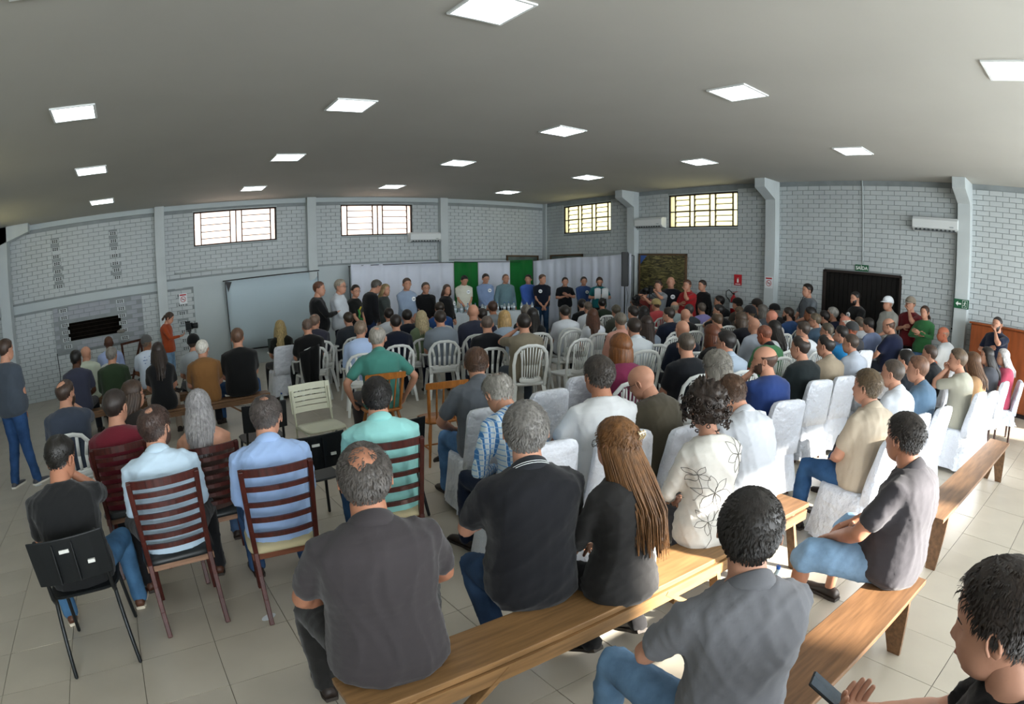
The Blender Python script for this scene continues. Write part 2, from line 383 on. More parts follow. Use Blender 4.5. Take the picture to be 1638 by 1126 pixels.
# pillars
def pillar(n, horiz, a, wdt=.24, dep=.16, bracket=False):
    mb = MB()
    if horiz: mb.box((a - wdt / 2, YB - dep, 0), (a + wdt / 2, YB + .02, CEIL))
    else:
        mb.box((XR - dep, a - wdt / 2, 0), (XR + .02, a + wdt / 2, CEIL))
        if bracket:
            x0, x1, x2 = XR - .62, XR - .42, XR - dep
            V = [(x, a + s * wdt / 2, z) for s in (-1, 1) for x, z in ((x0, CEIL), (x0, CEIL - .2), (x2, CEIL - .42), (x2, CEIL))]
            mb.add(V, [(0, 1, 2, 3), (7, 6, 5, 4), (0, 4, 5, 1), (1, 5, 6, 2), (2, 6, 7, 3), (3, 7, 4, 0)])
    return mb.build('trim_%d' % n, M_trim, kind='structure', bevel=.008)
PX = [aty(256, 400, YB)[0], aty(497, 380, YB)[0], aty(707, 370, YB)[0]]
PY = [atx(1016, 350, XR)[0], atx(1238, 400, XR)[0], atx(1543, 430, XR)[0]]
n = 1
for a in PX: pillar(n, True, a); n += 1
for a in PY: pillar(n, False, a, .26, .18, True); n += 1
pillar(n, False, PY[2] - 4.3, .26, .18, True); n += 1
mb = MB().box((XL, YB - .45, 0), (XL + .26, YB - .1, CEIL)); mb.hexa([(XL, YB - .45, CEIL - .42), (XL + .80, YB - .45, CEIL - .2), (XL + .80, YB - .2, CEIL - .2), (XL, YB - .2, CEIL - .42), (XL, YB - .45, CEIL), (XL + .80, YB - .45, CEIL), (XL + .80, YB - .2, CEIL), (XL, YB - .2, CEIL)]); mb.build('trim_%d' % n, M_trim, kind='structure', bevel=.008); n += 1
mb = MB().box((XR - .04, YB - .16, 0), (XR + .02, YB + .02, CEIL)); mb.build('trim_%d' % n, M_trim, kind='structure'); n += 1
# low stage floor under the official row
STG = .17
MB().box((6.4, 11.25, 0), (XR, YB - .02, STG)).build('trim_%d' % n, mat('stage_boards', '8d877b', .6, .3, var=.1), kind='structure'); n += 1
# windows
M_frame = mat('window_iron', '3a302c', .6, .3, metal=.4)
def glassm(name, c):
    m = bpy.data.materials.new(name); m.use_nodes = True; nt = m.node_tree; nt.nodes.clear()
    o = nt.nodes.new('ShaderNodeOutputMaterial'); t = nt.nodes.new('ShaderNodeBsdfTransparent'); g_ = nt.nodes.new('ShaderNodeBsdfGlossy'); x = nt.nodes.new('ShaderNodeMixShader')
    tr = nt.nodes.new('ShaderNodeBsdfTranslucent'); x2 = nt.nodes.new('ShaderNodeMixShader'); x2.inputs[0].default_value = .45
    t.inputs[0].default_value = srgb(c); tr.inputs[0].default_value = srgb(c); g_.inputs['Roughness'].default_value = .1; x.inputs[0].default_value = .06
    nt.links.new(t.outputs[0], x2.inputs[1]); nt.links.new(tr.outputs[0], x2.inputs[2])
    nt.links.new(x2.outputs[0], x.inputs[1]); nt.links.new(g_.outputs[0], x.inputs[2]); nt.links.new(x.outputs[0], o.inputs[0]); return m
G_pink = glassm('rosy_glass', 'fff0e6'); G_yel = glassm('yellow_glass', 'fbf4d2'); G_clear = glassm('clear_glass', 'f5f8fa')
def window(n, horiz, a0, a1, z0, z1, cols, gm, left=False):
    """cols: list of relative (start, end, louvre?)"""
    loc = ((a0 + a1) / 2, YB + .06, z0) if horiz else (XR + .06, (a0 + a1) / 2, z0)
    if left: loc = (XL - .06, (a0 + a1) / 2, z0)
    w_ = empty('window_%d' % n, loc, 0 if horiz else PI / 2 if left else -PI / 2); w_['kind'] = 'structure'
    L_, H_ = a1 - a0, z1 - z0; X0 = -L_ / 2; b = .035
    fr = MB()
    fr.box((X0, -.03, 0), (X0 + b, .03, H_)); fr.box((-X0 - b, -.03, 0), (-X0, .03, H_)); fr.box((X0, -.03, 0), (-X0, .03, b)); fr.box((X0, -.03, H_ - b), (-X0, .03, H_))
    for s, e, lv in cols: fr.box((X0 + e * L_ - .012, -.025, 0), (X0 + e * L_ + .012, .025, H_))
    if gm is G_yel: fr.box((X0, -.02, H_ * .47), (-X0, .02, H_ * .5))
    fr.build('window_frame', M_frame, w_)
    for s, e, lv in cols:
        k = 5 if gm is G_pink else 6
        if not lv: k = 2
        for r in range(k):
            za, zb = H_ * r / k + .006, H_ * (r + 1) / k - .006
            if lv:
                MB().box((X0 + s * L_ + .012, -.035, za - .012), (X0 + e * L_ - .012, .035, za + .0)).build('slat_rail', M_frame, w_)
            tilt = .02 if lv else 0
            q = MB(); xa, xb = X0 + s * L_ + .012, X0 + e * L_ - .012
            q.hexa([(xa, -tilt, za), (xb, -tilt, za), (xb, -tilt + .005, za), (xa, -tilt + .005, za), (xa, tilt, zb), (xb, tilt, zb), (xb, tilt + .005, zb), (xa, tilt + .005, zb)])
            q.build('pane', gm, w_)
    # reveal
    rv = MB(); rv.box((X0 - .02, -.07, -.02), (-X0 + .02, .17, 0)); rv.box((X0 - .02, -.07, H_), (-X0 + .02, .17, H_ + .02)); rv.build('window_sill', M_plaster, w_)
    return w_
cb = [(0, .09, 0), (.09, .44, 1), (.44, .51, 0), (.51, .58, 0), (.58, .93, 1), (.93, 1, 0)]
cr = [(0, .09, 0), (.09, .31, 1), (.31, .38, 0), (.38, .60, 1), (.60, .68, 0), (.68, .92, 1), (.92, 1, 0)]
for k, (a, b_) in enumerate(W1): window(k + 1, True, a, b_, WZ0, WZ1, cb, G_pink)
for k, (a, b_) in enumerate(wY): window(k + 3, False, a, b_, WZ0 + .03, WZ1 + .03, cr, G_yel)
for k, (a, b_) in enumerate(WL): window(k + 6, False, a, b_, WZ0 + .03, WZ1 + .03, cr, G_yel, True)
# door
d = empty('door_1', (XR + .06, (DY0 + DY1) / 2, 0), -PI / 2); d['kind'] = 'structure'
M_door = mat('door_wood_dark', '0d0a08', .6, .3, var=.5, vscale=7, stretch=(8, 8, .4))
DW = DY1 - DY0; nb = 16
for k in range(nb):
    MB().box((-DW / 2 + k * DW / nb + .004, 0, .01), (-DW / 2 + (k + 1) * DW / nb - .004, .04, DZ - .02)).build('door_board', M_door, d)
MB().box((-DW / 2, .04, 0), (DW / 2, .06, DZ)).build('door_back', M_door, d)
fr = MB(); fr.box((-DW / 2 - .03, -.07, 0), (-DW / 2 + .02, .1, DZ + .02)); fr.box((DW / 2 - .02, -.07, 0), (DW / 2 + .03, .1, DZ + .02)); fr.box((-DW / 2, -.07, DZ - .02), (DW / 2, .1, DZ + .03)); fr.build('door_frame', mat('door_frame_wood', '2c2522', .6, .3), d)
# ceiling light panels
M_led = mat('led_panel', 'f2fbff', .5, emit=5.5); M_ledf = mat('led_rim', 'e6eaea', .5)
LX = [-.3414 * US + i * 1.4879 * US for i in range(5)]; LY = [5.9766 * US - j * 1.406 * US for j in range(7)]
lab_r = ['first', 'second', 'third', 'fourth', 'fifth']; 
fm = MB(); 
for (a, b, c, e) in ((-.26, -.26, .26, -.235), (-.26, .235, .26, .26), (-.26, -.235, -.235, .235), (.235, -.235, .26, .235)): fm.box((a, b, -.018), (c, e, 0))
fme = fm.mesh('rim', [M_ledf]); dme = MB().box((-.236, -.236, -.012), (.236, .236, -.004)).mesh('diffuser', [M_led])
colname = ['leftmost column', 'second left column', 'third left column', 'rightmost column']
for i in range(4):
    for j in range(7):
        if LX[i] > XR - .5: continue
        vis = infr(LX[i], LY[j], CEIL, 30)
        t = empty('ceiling_light', (LX[i], LY[j], CEIL), 0, 'square white ceiling panel, %s from the back wall in the %s' % (['first', 'second', 'third', 'fourth', 'fifth', 'sixth', 'seventh'][j], colname[i]), 'light', 'ceiling panels')
        link('rim', fme, t); link('diffuser', dme, t)
# ================================================================ people
def nrm(a): a = np.asarray(a, float); return a / (np.linalg.norm(a) + 1e-12)
def smax(a, b, k=.02): 
    h = np.clip(.5 + .5 * (a - b) / k, 0, 1); return b * (1 - h) + a * h + k * h * (1 - h)
def head_dirs(na, ne):
    az = np.arange(na) * 2 * PI / na; el = np.linspace(-PI / 2, PI / 2, ne + 1)[1:-1]
    A, E = np.meshgrid(az, el); A = A.ravel(); E = E.ravel()
    A = np.concatenate([A, [0, 0]]); E = np.concatenate([E, [-PI / 2, PI / 2]]); return A, E
def head_r(A, E):
    """radius of the head in direction (azimuth 0 = face, elevation), from the head's middle"""
    d = np.stack([np.cos(E) * np.sin(A), np.cos(E) * np.cos(A), np.sin(E)], -1)
    def ell(c, r):
        c = np.array(c); r = np.array(r); dd = d / r; cc = c / r
        a = (dd * dd).sum(-1); b = -2 * (dd * cc).sum(-1); q = (cc * cc).sum(-1) - 1
        return (-b + np.sqrt(np.maximum(b * b - 4 * a * q, 0))) / (2 * a)
    R = ell((0, -.012, .030), (.076, .098, .086))
    R = smax(R, ell((0, .028, -.045), (.058, .062, .070)), .015)
    R = smax(R, ell((0, .0, -.02), (.068, .08, .075)), .01)
    An = (A + PI) % (2 * PI) - PI
    gs = lambda a0, e0, sa, se, amp: amp * np.exp(-((np.abs(An) - a0) / sa) ** 2 - ((E - e0) / se) ** 2)
    R = R + gs(0, -.20, .13, .16, .020) + gs(0, -.02, .09, .15, .006) + gs(0, .10, .5, .09, .004) - gs(.38, -.02, .15, .12, .006) + gs(0, -.52, .22, .07, .005) + gs(0, -.62, .2, .05, .004) - gs(0, -.73, .2, .05, .003) + gs(0, -.88, .22, .12, .008) + gs(.55, -.25, .2, .15, .004)
    return d, R
def head_grid(na, ne):
    A, E = head_dirs(na, ne); d, R = head_r(A, E); V = d * R[:, None]; F = []
    m = ne - 1
    for k in range(m - 1):
        for i in range(na): a = k * na; F.append((a + i, a + na + i, a + na + (i + 1) % na, a + (i + 1) % na))
    F += [(m * na, i, (i + 1) % na) for i in range(na)]
    F += [(m * na + 1, (m - 1) * na + (i + 1) % na, (m - 1) * na + i) for i in range(na)]
    return A, E, V, F
HG = {0: head_grid(16, 12), 1: head_grid(26, 20), 2: head_grid(44, 34)}
def sstep(a, b, x): t = np.clip((x - a) / (b - a), 0, 1); return t * t * (3 - 2 * t)
def hairmask(A, E, style):
    a = np.abs((A + PI) % (2 * PI) - PI)
    line = np.interp(a, [0, .5, .95, 1.25, 1.5, 1.75, 2.1, 2.6, PI], [.80, .78, .62, .25, .10, -.10, -.45, -.62, -.66])
    if style in ('long', 'bob', 'curly', 'tail'): line = np.interp(a, [0, .5, .9, 1.2, 1.5, 1.9, 2.4, PI], [.85, .78, .45, -.1, -.5, -.7, -.75, -.75])
    m = (E - line) / .12
    x, y, z = np.cos(E) * np.sin(A), np.cos(E) * np.cos(A), np.sin(E)
    def away(az, el, rad, soft=.25):
        c = np.array([math.cos(el) * math.sin(az), math.cos(el) * math.cos(az), math.sin(el)]); ang = np.arccos(np.clip(x * c[0] + y * c[1] + z * c[2], -1, 1)); return (ang - rad) / soft
    if style == 'ring': m = np.minimum(m, (.55 - E) / .2)
    if style == 'bald': m = m * 0 - 1
    nz = .09 * np.sin(9 * x + 3) * np.sin(11 * y + 1) + .07 * np.sin(17 * A) * np.cos(E)
    if style == 'spot': m = np.minimum(m, away(PI, 1.12, .17) + nz * 3)
    if style == 'bigspot': m = np.minimum(m, away(PI, 1.02, .33) + nz * 4)
    if style == 'front': m = np.minimum(m, away(0, 1.15, .42, .3))
    return m
def hair_parts(lod, style, seed, L=.3):
    """list of (V,F) of the hair cap and, when long, its locks, in head space"""
    A, E, V, F = HG[lod]; m = hairmask(A, E, style); th = {'short': .013, 'fade': .007, 'ring': .008, 'spot': .012, 'bigspot': .012, 'front': .011, 'long': .016, 'bob': .022, 'curly': .034, 'tail': .012, 'buzz': .004}.get(style, .012)
    mb = MB()
    if style != 'bald':
        rng = np.random.default_rng(seed); k = sstep(-.2, 1.4, m); top = np.clip(np.sin(E), 0, 1)
        amp = th * (.65 + .55 * top)
        if style == 'fade': amp = .003 + .013 * sstep(.2, .8, np.sin(E))
        ph = rng.uniform(0, 6, 6); n = np.sin(7 * A + ph[0] + 3 * E) * np.sin(9 * E + ph[1]) * .5 + .5 * np.sin(13 * A + ph[2]) * np.sin(15 * E + ph[3])
        if style == 'curly': n = n + .7 * rng.normal(size=len(A))
        nv = .28 if style != 'curly' else .45
        off = -.004 + k * (amp * (1 + nv * n * (lod > 0)) + .004)
        R = np.linalg.norm(V, axis=1); W = V * ((R + off) / R)[:, None]
        keep = [f for f in F if max(m[i] for i in f) > -.15]
        mb.add(W, keep)
        if style in ('long', 'bob', 'tail'):
            if style == 'bob': L = .13
            cols = 15 if lod < 2 else 190
            for i in range(cols):
                t = i / (cols - 1) * 2 - 1; rr = rng.uniform(-1, 1, 4)
                if lod == 2: t = ((i * 37) % 48) / 47 * 2 - 1; t += rr[1] * .03
                ang = t * (1.75 if style != 'tail' else .5) ; sx = math.sin(ang) * .078; sy = -math.cos(ang) * .088 - .008
                l = L * (1 - .22 * abs(t) ** 2) * (1 + .12 * rr[0])
                back = -.085 - .06 * (1 - abs(t)) if style != 'bob' else .0
                spread = 1.12 if style != 'bob' else 1.05
                if style == 'tail': P = [(sx * .8, sy - .005, .05), (sx * .7, sy - .035, .0), (sx * .9 + .006 * rr[1], sy - .04, -l * .4), (sx * 1.5 + .012 * rr[2], sy - .05, -l * .75), (sx * 1.6 + .02 * rr[3], sy - .035, -l)]
                else: P = [(sx * .9, sy * .9, .055), (sx * 1.12, sy * 1.12, -.01), (sx * 1.15 * spread, sy * 1.1 + back * .4, -.08 - l * .15), (sx * spread + .010 * rr[1], sy + back * .9, -.08 - l * .5), (sx * spread * .85 + .016 * rr[2], sy + back, -.08 - l * .95)]
                wd = .031 if lod < 2 else (.018 if i < 48 else .0038); gr = 1.0 if (lod < 2 or i < 48) else 1.13
                P = [(a_ * (gr if q_ > 0 else 1), b_ * (gr if q_ > 0 else 1) - (.012 if gr > 1 and q_ > 1 else 0), c_) for q_, (a_, b_, c_) in enumerate(P)]
                if style == 'tail': wd *= .7
                mb.tube(P, [wd * .6, wd, wd, wd * .85, wd * .25], 6, flat=.55, up=(sx, sy, 0))
        if style == 'curly':
            for i in range(240 if lod == 2 else 60):
                a = rng.uniform(0.9, 2 * PI - .9); e = rng.uniform(-.75, 1.4)
                dd = np.array([math.cos(e) * math.sin(a), math.cos(e) * math.cos(a), math.sin(e)]); c = dd * rng.uniform(.105, .135) * (1.15 if abs(a - PI) < 1.2 and e < .6 else 1)
                if style == 'curly' and hairmask(np.array([a]), np.array([e]), 'curly')[0] < .1: continue
                u = nrm(np.cross(dd, rng.normal(size=3))); v = np.cross(dd, u); q = rng.uniform(.007, .014)
                tt = np.linspace(0, 2.4 * PI, 9); P = [c + u * q * math.cos(x) + v * q * math.sin(x) + dd * q * .35 * x / 2 for x in tt]
                mb.tube(P, [.0035] * 9, 4, round_=False)
        if lod == 2 and style not in ('curly',):
            # tufts: small tapering blades that follow the growth from the crown
            N = {'fade': 1500, 'buzz': 0, 'ring': 1400}.get(style, 3000); a = rng.uniform(0, 2 * PI, N); e = np.arcsin(rng.uniform(-.75, 1, N)); mm = hairmask(a, e, style)
            if style in ('spot', 'bigspot'): ms = hairmask(a, e, 'short'); mm = np.where((ms > .25) & (rng.uniform(0, 1, N) < .45), 1, mm)
            ok = mm > .25; a, e, mm = a[ok], e[ok], mm[ok]; d, R = head_r(a, e)
            crown = nrm((.1, -.35, .93)); fl = d - crown; fl -= d * (fl * d).sum(1)[:, None]; fl /= np.linalg.norm(fl, axis=1)[:, None] + 1e-6
            fl += rng.normal(size=fl.shape) * .22; fl -= d * (fl * d).sum(1)[:, None]; fl /= np.linalg.norm(fl, axis=1)[:, None] + 1e-6
            side = np.cross(d, fl); h = th * .85; ln = rng.uniform(.013, .026, len(a))[:, None] * (.5 if style == 'fade' else 1); wd = rng.uniform(.0012, .0028, len(a))[:, None]
            p0 = d * (R + h * .55)[:, None]; p1 = d * (R + h * 1.25)[:, None] + fl * ln * .5; p2 = p1 + fl * ln * .5 - d * (ln * .16)
            V2 = np.stack([p0 - side * wd, p0 + side * wd, p1 + side * wd, p1 - side * wd, p2], 1).reshape(-1, 3)
            F2 = []
            for i in range(len(a)): b = i * 5; F2 += [(b, b + 1, b + 2, b + 3), (b + 3, b + 2, b + 4)]
            mb.add(V2, F2)
    return mb
def rotm(yaw=0, pitch=0, roll=0):
    cy, sy = math.cos(yaw), math.sin(yaw); Z = np.array([[cy, -sy, 0], [sy, cy, 0], [0, 0, 1]])
    c, s = math.cos(-pitch), math.sin(-pitch); X = np.array([[1, 0, 0], [0, c, -s], [0, s, c]])
    c, s = math.cos(roll), math.sin(roll); Y = np.array([[c, 0, s], [0, 1, 0], [-s, 0, c]])
    return Z @ X @ Y
def ik(a, b, l1, l2, hint):
    a, b = np.array(a, float), np.array(b, float); d = b - a; L = np.linalg.norm(d); mx = (l1 + l2) * .985
    if L > mx: b = a + d * mx / L; d = b - a; L = mx
    n = d / L; x = (l1 * l1 - l2 * l2 + L * L) / (2 * L); h = math.sqrt(max(l1 * l1 - x * x, 0)); hv = np.array(hint, float); hv -= n * (hv @ n); hv = nrm(hv)
    return a + n * x + hv * h, b
ARMS = {  # wrist position relative to the pelvis point for the right side (x mirrored for the left), elbow hint
 'lap': ((.05, .27, .06), (1, -.5, -.4)), 'thigh': ((.15, .33, .07), (1, -.5, -.2)), 'phone': ((.06, .30, .24), (1, -.2, -.8)), 'cross': ((.03, .19, .23), (1, .0, -.8)),
 'chin': ((.05, .16, .48), (.9, .2, -1)), 'front': ((.05, .19, -.05), (1, -.7, -.1)), 'down': ((.26, .04, -.10), (.4, -1, 0)), 'papers': ((.10, .30, .22), (1, -.3, -.8)),
 'hip': ((.17, .0, .08), (1, -.6, 0)), 'camera': ((.06, .24, .52), (1, .2, -.7)), 'lift': ((.22, .34, .60), (1, 0, -.6)), 'knee': ((.17, .42, .10), (1, -.2, -.4)), 'hang': ((.30, .10, .0), (1, -.6, .0))}
def figure(p):
    """raw shells of one person in local space (facing +Y, hips above the origin)"""
    fat, fem, sit, lean, k = p['fat'], p['fem'], p['sit'], p['lean'], 1.0
    P0 = np.array([0, 0, (p['seat'] + .095) if sit else .93]); X = np.array([1., 0, 0])
    twist = p.get('twist', 0)
    def spine(t):
        # integrate the lean angle along the spine
        n = 8; q = P0.copy(); a0 = -.10 if not sit else -.16
        for i in range(n):
            tt = t * (i + .5) / n; a = a0 * (1 - min(1, max(0, tt) / .25)) + lean * min(1, max(0, tt) / .22) + p['hunch'] * max(0, tt - .28) * 3
            q = q + np.array([0, math.sin(a), math.cos(a)]) * t / n
        tt = t; a = a0 * (1 - min(1, max(0, tt) / .25)) + lean * min(1, max(0, tt) / .22) + p['hunch'] * max(0, tt - .28) * 3
        return q, np.array([0, math.sin(a), math.cos(a)])
    sw = .93 if fem else 1.0
    prof = [(-.10, .155, .115, .0), (-.05, .172, .135, .0), (.03, .174, .135, .005), (.12, .163, .122, .01), (.20, .158, .118, .01), (.28, .168, .122, .0), (.36, .186, .126, -.005), (.42, .194, .116, -.008), (.452, .176, .100, -.008), (.478, .128, .084, -.004), (.505, .080, .070, .0), (.53, .064, .062, .002)]
    if fem: prof = [(t, rx * (1.02 if t < .08 else .86 if .1 < t < .3 else .9), ry * (.95), yo) for t, rx, ry, yo in prof]
    def torso(mb, grow, t0=-.2, t1=9, seg=20, bell=0, gy=0):
        R = []
        for t, rx, ry, yo in prof:
            if t < t0 or t > t1: continue
            c, D = spine(t); f = 1 + (fat - 1) * (1.25 if -.06 < t < .33 else .55 if t < .44 else .1)
            fy = 1 + (fat - 1) * (1.7 if 0 <= t < .33 else .6 if t < .44 else .1)
            if t < 0: rx += bell; ry += bell
            Yv = np.cross(D, X); a = np.arange(seg) * 2 * PI / seg; ca, sa = np.cos(a), np.sin(a); pw = .85
            ex = np.sign(ca) * np.abs(ca) ** pw * (rx * f + grow); ey = np.sign(sa) * np.abs(sa) ** pw * (ry * fy + grow + gy)
            R.append(c + Yv * (yo + (fy - 1) * ry * .6) + np.outer(ex, X) + np.outer(ey, Yv))
        mb.rings(R)
    C7, DN = spine(.50)
    # arms
    arms = []
    shx = (.176 if not fem else .150) * (1 + (fat - 1) * .3)
    for s in (1, -1):
        kind = p['armR'] if s > 0 else p['armL']; w_, hint = ARMS[kind]
        c, D = spine(.415); Yv = np.cross(D, X); S = c + X * s * shx + Yv * .0
        fw = lean * .5
        if kind in ('lap', 'thigh', 'knee', 'front', 'down', 'hang'): base = P0
        else: base = P0 + np.array([0, math.sin(lean) * .3, 0])
        W = base + np.array([s * w_[0], w_[1], w_[2]])
        if kind == 'cross' and s < 0: W = W + np.array([0, .05, .04])
        if kind == 'chin':
            Hc = C7 + np.array([0, .10 + lean * .15, .06]); W = Hc + np.array([s * .05, .05, -.05])
        Eb, W = ik(S, W, .29 * sw, .25 * sw, (s * hint[0], hint[1], hint[2])); arms.append((s, S, Eb, W, kind))
    # legs
    legs = []
    for s in (1, -1):
        Hj = P0 + X * s * .09 + np.array([0, .01, -.02])
        if sit:
            mode = p['legs']; sp = {'wide': .22, 'normal': .14, 'close': .08}.get(mode, .14)
            K = Hj + np.array([s * (sp - .05), .41, .0]); K[2] = max(p['seat'] + .07, .49) if p['seat'] > .3 else .47
            A = np.array([K[0] + s * .0, K[1] + p['foot'], .09])
            if mode == 'crossed' and s > 0: K = Hj + np.array([.10, .36, .14]); A = np.array([-.12, .40, .44])
            if mode == 'tucked': K[1] -= .03; K[2] = .41; A = np.array([K[0] - s * .03, .02, .16])
            if np.linalg.norm(A - K) > .44: A = K + nrm(A - K) * .43; 
        else:
            K = np.array([s * .10, .02, .49]); A = np.array([s * (.12 + .03 * p['stance']), -.01 + s * .05 * p['stance'], .09])
        legs.append((s, Hj, K, A))
    # head
    nd = nrm(DN + np.array([0, .25 + math.sin(p['pitch']) * .5, .35])); pivot = C7 + nd * .060
    HR = rotm(p['yaw'], p['pitch'], p['roll']); Hc = pivot + HR @ np.array([0, .022, .075])
    return dict(P0=P0, C7=C7, DN=DN, arms=arms, legs=legs, HR=HR, Hc=Hc, pivot=pivot, torso=torso, spine=spine, X=X)
def hand_shapes(mb, E_, W, s, kind, hi):
    """palm, four unequal bent fingers and a thumb that leaves the palm's side"""
    d = nrm(W - E_); 
    curl = {'lap': .5, 'thigh': .28, 'phone': .9, 'papers': .8, 'camera': .9, 'chin': .8, 'cross': .35, 'front': .5, 'hip': .5, 'down': .35}.get(kind, .4)
    inn = np.array([-s, 0, 0.]) if kind in ('down', 'chin', 'hip', 'camera', 'hang', 'lift') else np.array([0, -.2, -1.])   # palm side
    if kind in ('phone', 'papers'): inn = np.array([-s * .5, -.2, .9])
    if kind == 'cross': inn = np.array([0, -1., -.2])
    n = inn - d * (inn @ d); n = nrm(n); x = np.cross(d, n)          # x across the palm
    tx = x if (x @ np.array([-s, .3, .2])) > 0 else -x                # thumb side
    if kind in ('lap', 'front'): d = nrm(d + np.array([-s * .5, 0, -.1])); x = np.cross(d, n); tx = x if (x @ np.array([-s, .5, .3])) > 0 else -x
    seg = 7 if hi else 5
    for j in range(4):
        off = (.030 - .0205 * j); ln = (.070, .079, .074, .058)[j]; b = W + d * .088 + tx * off; r = (.0088, .0092, .0088, .0077)[j]
        P = [W + d * .045 + tx * off * .9, b]; dd = d.copy(); c = b.copy()
        for q, fr in enumerate((.45, .32, .23)):
            ang = curl * (.75, .8, .6)[q]; dd = nrm(dd * math.cos(ang) + np.cross(np.cross(d, n), dd) * 0 + n * math.sin(ang)) if q == 0 else nrm(dd + n * ang * .9)
            c = c + dd * ln * fr; P.append(c.copy())
        mb.tube(P, [r * .95, r * 1.05, r, r * .92, r * .8], seg)
    t0 = W + d * .022 + tx * .026; t1 = t0 + nrm(tx * .85 + d * .75 + n * .3) * .038; t2 = t1 + nrm(tx * .25 + d * .9 + n * .5) * .030; t3 = t2 + nrm(d * .8 + n * .7 - tx * .15) * .022
    mb.tube([t0, t1, t2, t3], [.013, .0115, .0098, .008], seg)
    return d, n, x
def palm(mb, E_, W, s, kind):
    d = nrm(W - E_); t = MB(); 
    dd, n, x = hand_shapes(t, E_, W, s, kind, False)
    R = []
    for q, wx, wn in ((-.01, .026, .019), (.02, .034, .017), (.05, .041, .0155), (.078, .042, .014), (.095, .038, .011)):
        a = np.arange(12) * 2 * PI / 12; R.append(W + dd * q + np.outer(np.cos(a) * wx, x) + np.outer(np.sin(a) * wn, n))
    mb.rings(R)
JOBS = []
def job(raw, voxel, smooth, fold=None):
    JOBS.append((raw, voxel, smooth, fold)); return len(JOBS) - 1
def run_jobs():
    """voxel-union and relax every shell in one depsgraph pass"""
    obs = []
    for raw, voxel, sm, fold in JOBS:
        me = raw.mesh('raw'); o = bpy.data.objects.new('raw', me); COL.objects.link(o)
        r = o.modifiers.new('r', 'REMESH'); r.mode = 'VOXEL'; r.voxel_size = voxel; r.use_smooth_shade = True
        q = o.modifiers.new('s', 'SMOOTH'); q.factor = .5; q.iterations = sm; obs.append(o)
    dg = bpy.context.evaluated_depsgraph_get(); out = []
    for o, J in zip(obs, JOBS):
        e = o.evaluated_get(dg); m = e.to_mesh(); n = len(m.vertices); V = np.empty(n * 3); m.vertices.foreach_get('co', V); V = V.reshape(-1, 3)
        nv = np.empty(n * 3); m.vertices.foreach_get('normal', nv) if J[3] else None; nv = nv.reshape(-1, 3)
        np_ = len(m.polygons); lt = np.empty(np_, int); m.polygons.foreach_get('loop_total', lt); ls = np.empty(np_, int); m.polygons.foreach_get('loop_start', ls)
        lv = np.empty(len(m.loops), int); m.loops.foreach_get('vertex_index', lv)
        if J[3]: V = V + nv * J[3](V)[:, None]
        out.append((V, lv, lt)); e.to_mesh_clear()
    for o in obs:
        me = o.data; COL.objects.unlink(o); bpy.data.objects.remove(o); bpy.data.meshes.remove(me)
    return out
def raw_mesh(V, lv, lt, extra=None, mats=()):
    """mesh from arrays, extra = MB joined to it with its own material indices"""
    nf = len(lt); ls = np.concatenate([[0], np.cumsum(lt)[:-1]]) if nf else np.zeros(0, int); mi = np.zeros(nf, int)
    if extra is not None and extra.n:
        V2, F2, m2 = extra.arrays(); l2 = np.array([len(f) for f in F2]); v2 = np.array([i for f in F2 for i in f]) + len(V)
        V = np.concatenate([V, V2]) if len(V) else V2; lv = np.concatenate([lv, v2]).astype(int); lt = np.concatenate([lt, l2]).astype(int); ls = np.concatenate([[0], np.cumsum(lt)[:-1]]); mi = np.concatenate([mi, m2])
    me = bpy.data.meshes.new('m'); me.vertices.add(len(V)); me.vertices.foreach_set('co', V.ravel()); me.loops.add(len(lv)); me.loops.foreach_set('vertex_index', lv)
    me.polygons.add(len(lt)); me.polygons.foreach_set('loop_start', ls); me.polygons.foreach_set('material_index', mi); me.polygons.foreach_set('use_smooth', [True] * len(lt))
    for m in mats: me.materials.append(m)
    me.update(calc_edges=True); me.validate(); return me
def folds(seed, amp):
    r = np.random.default_rng(seed); w = [(r.normal(size=3) * s, r.uniform(0, 6)) for s in (14, 20, 30, 42)]; g_ = [(r.normal(size=3) * 6, r.uniform(0, 6)) for _ in range(3)]
    def f(V):
        q = V + np.stack([.03 * np.sin(V @ g_[0][0] + g_[0][1]), .03 * np.sin(V @ g_[1][0] + g_[1][1]), .02 * np.sin(V @ g_[2][0] + g_[2][1])], -1)
        o = np.zeros(len(V))
        for i, (k_, ph) in enumerate(w): o += (1 - np.abs(np.sin(q @ k_ + ph))) ** 3 * (1, .8, .5, .4)[i]
        return amp * (o - .7)
    return f
CACHE = {}
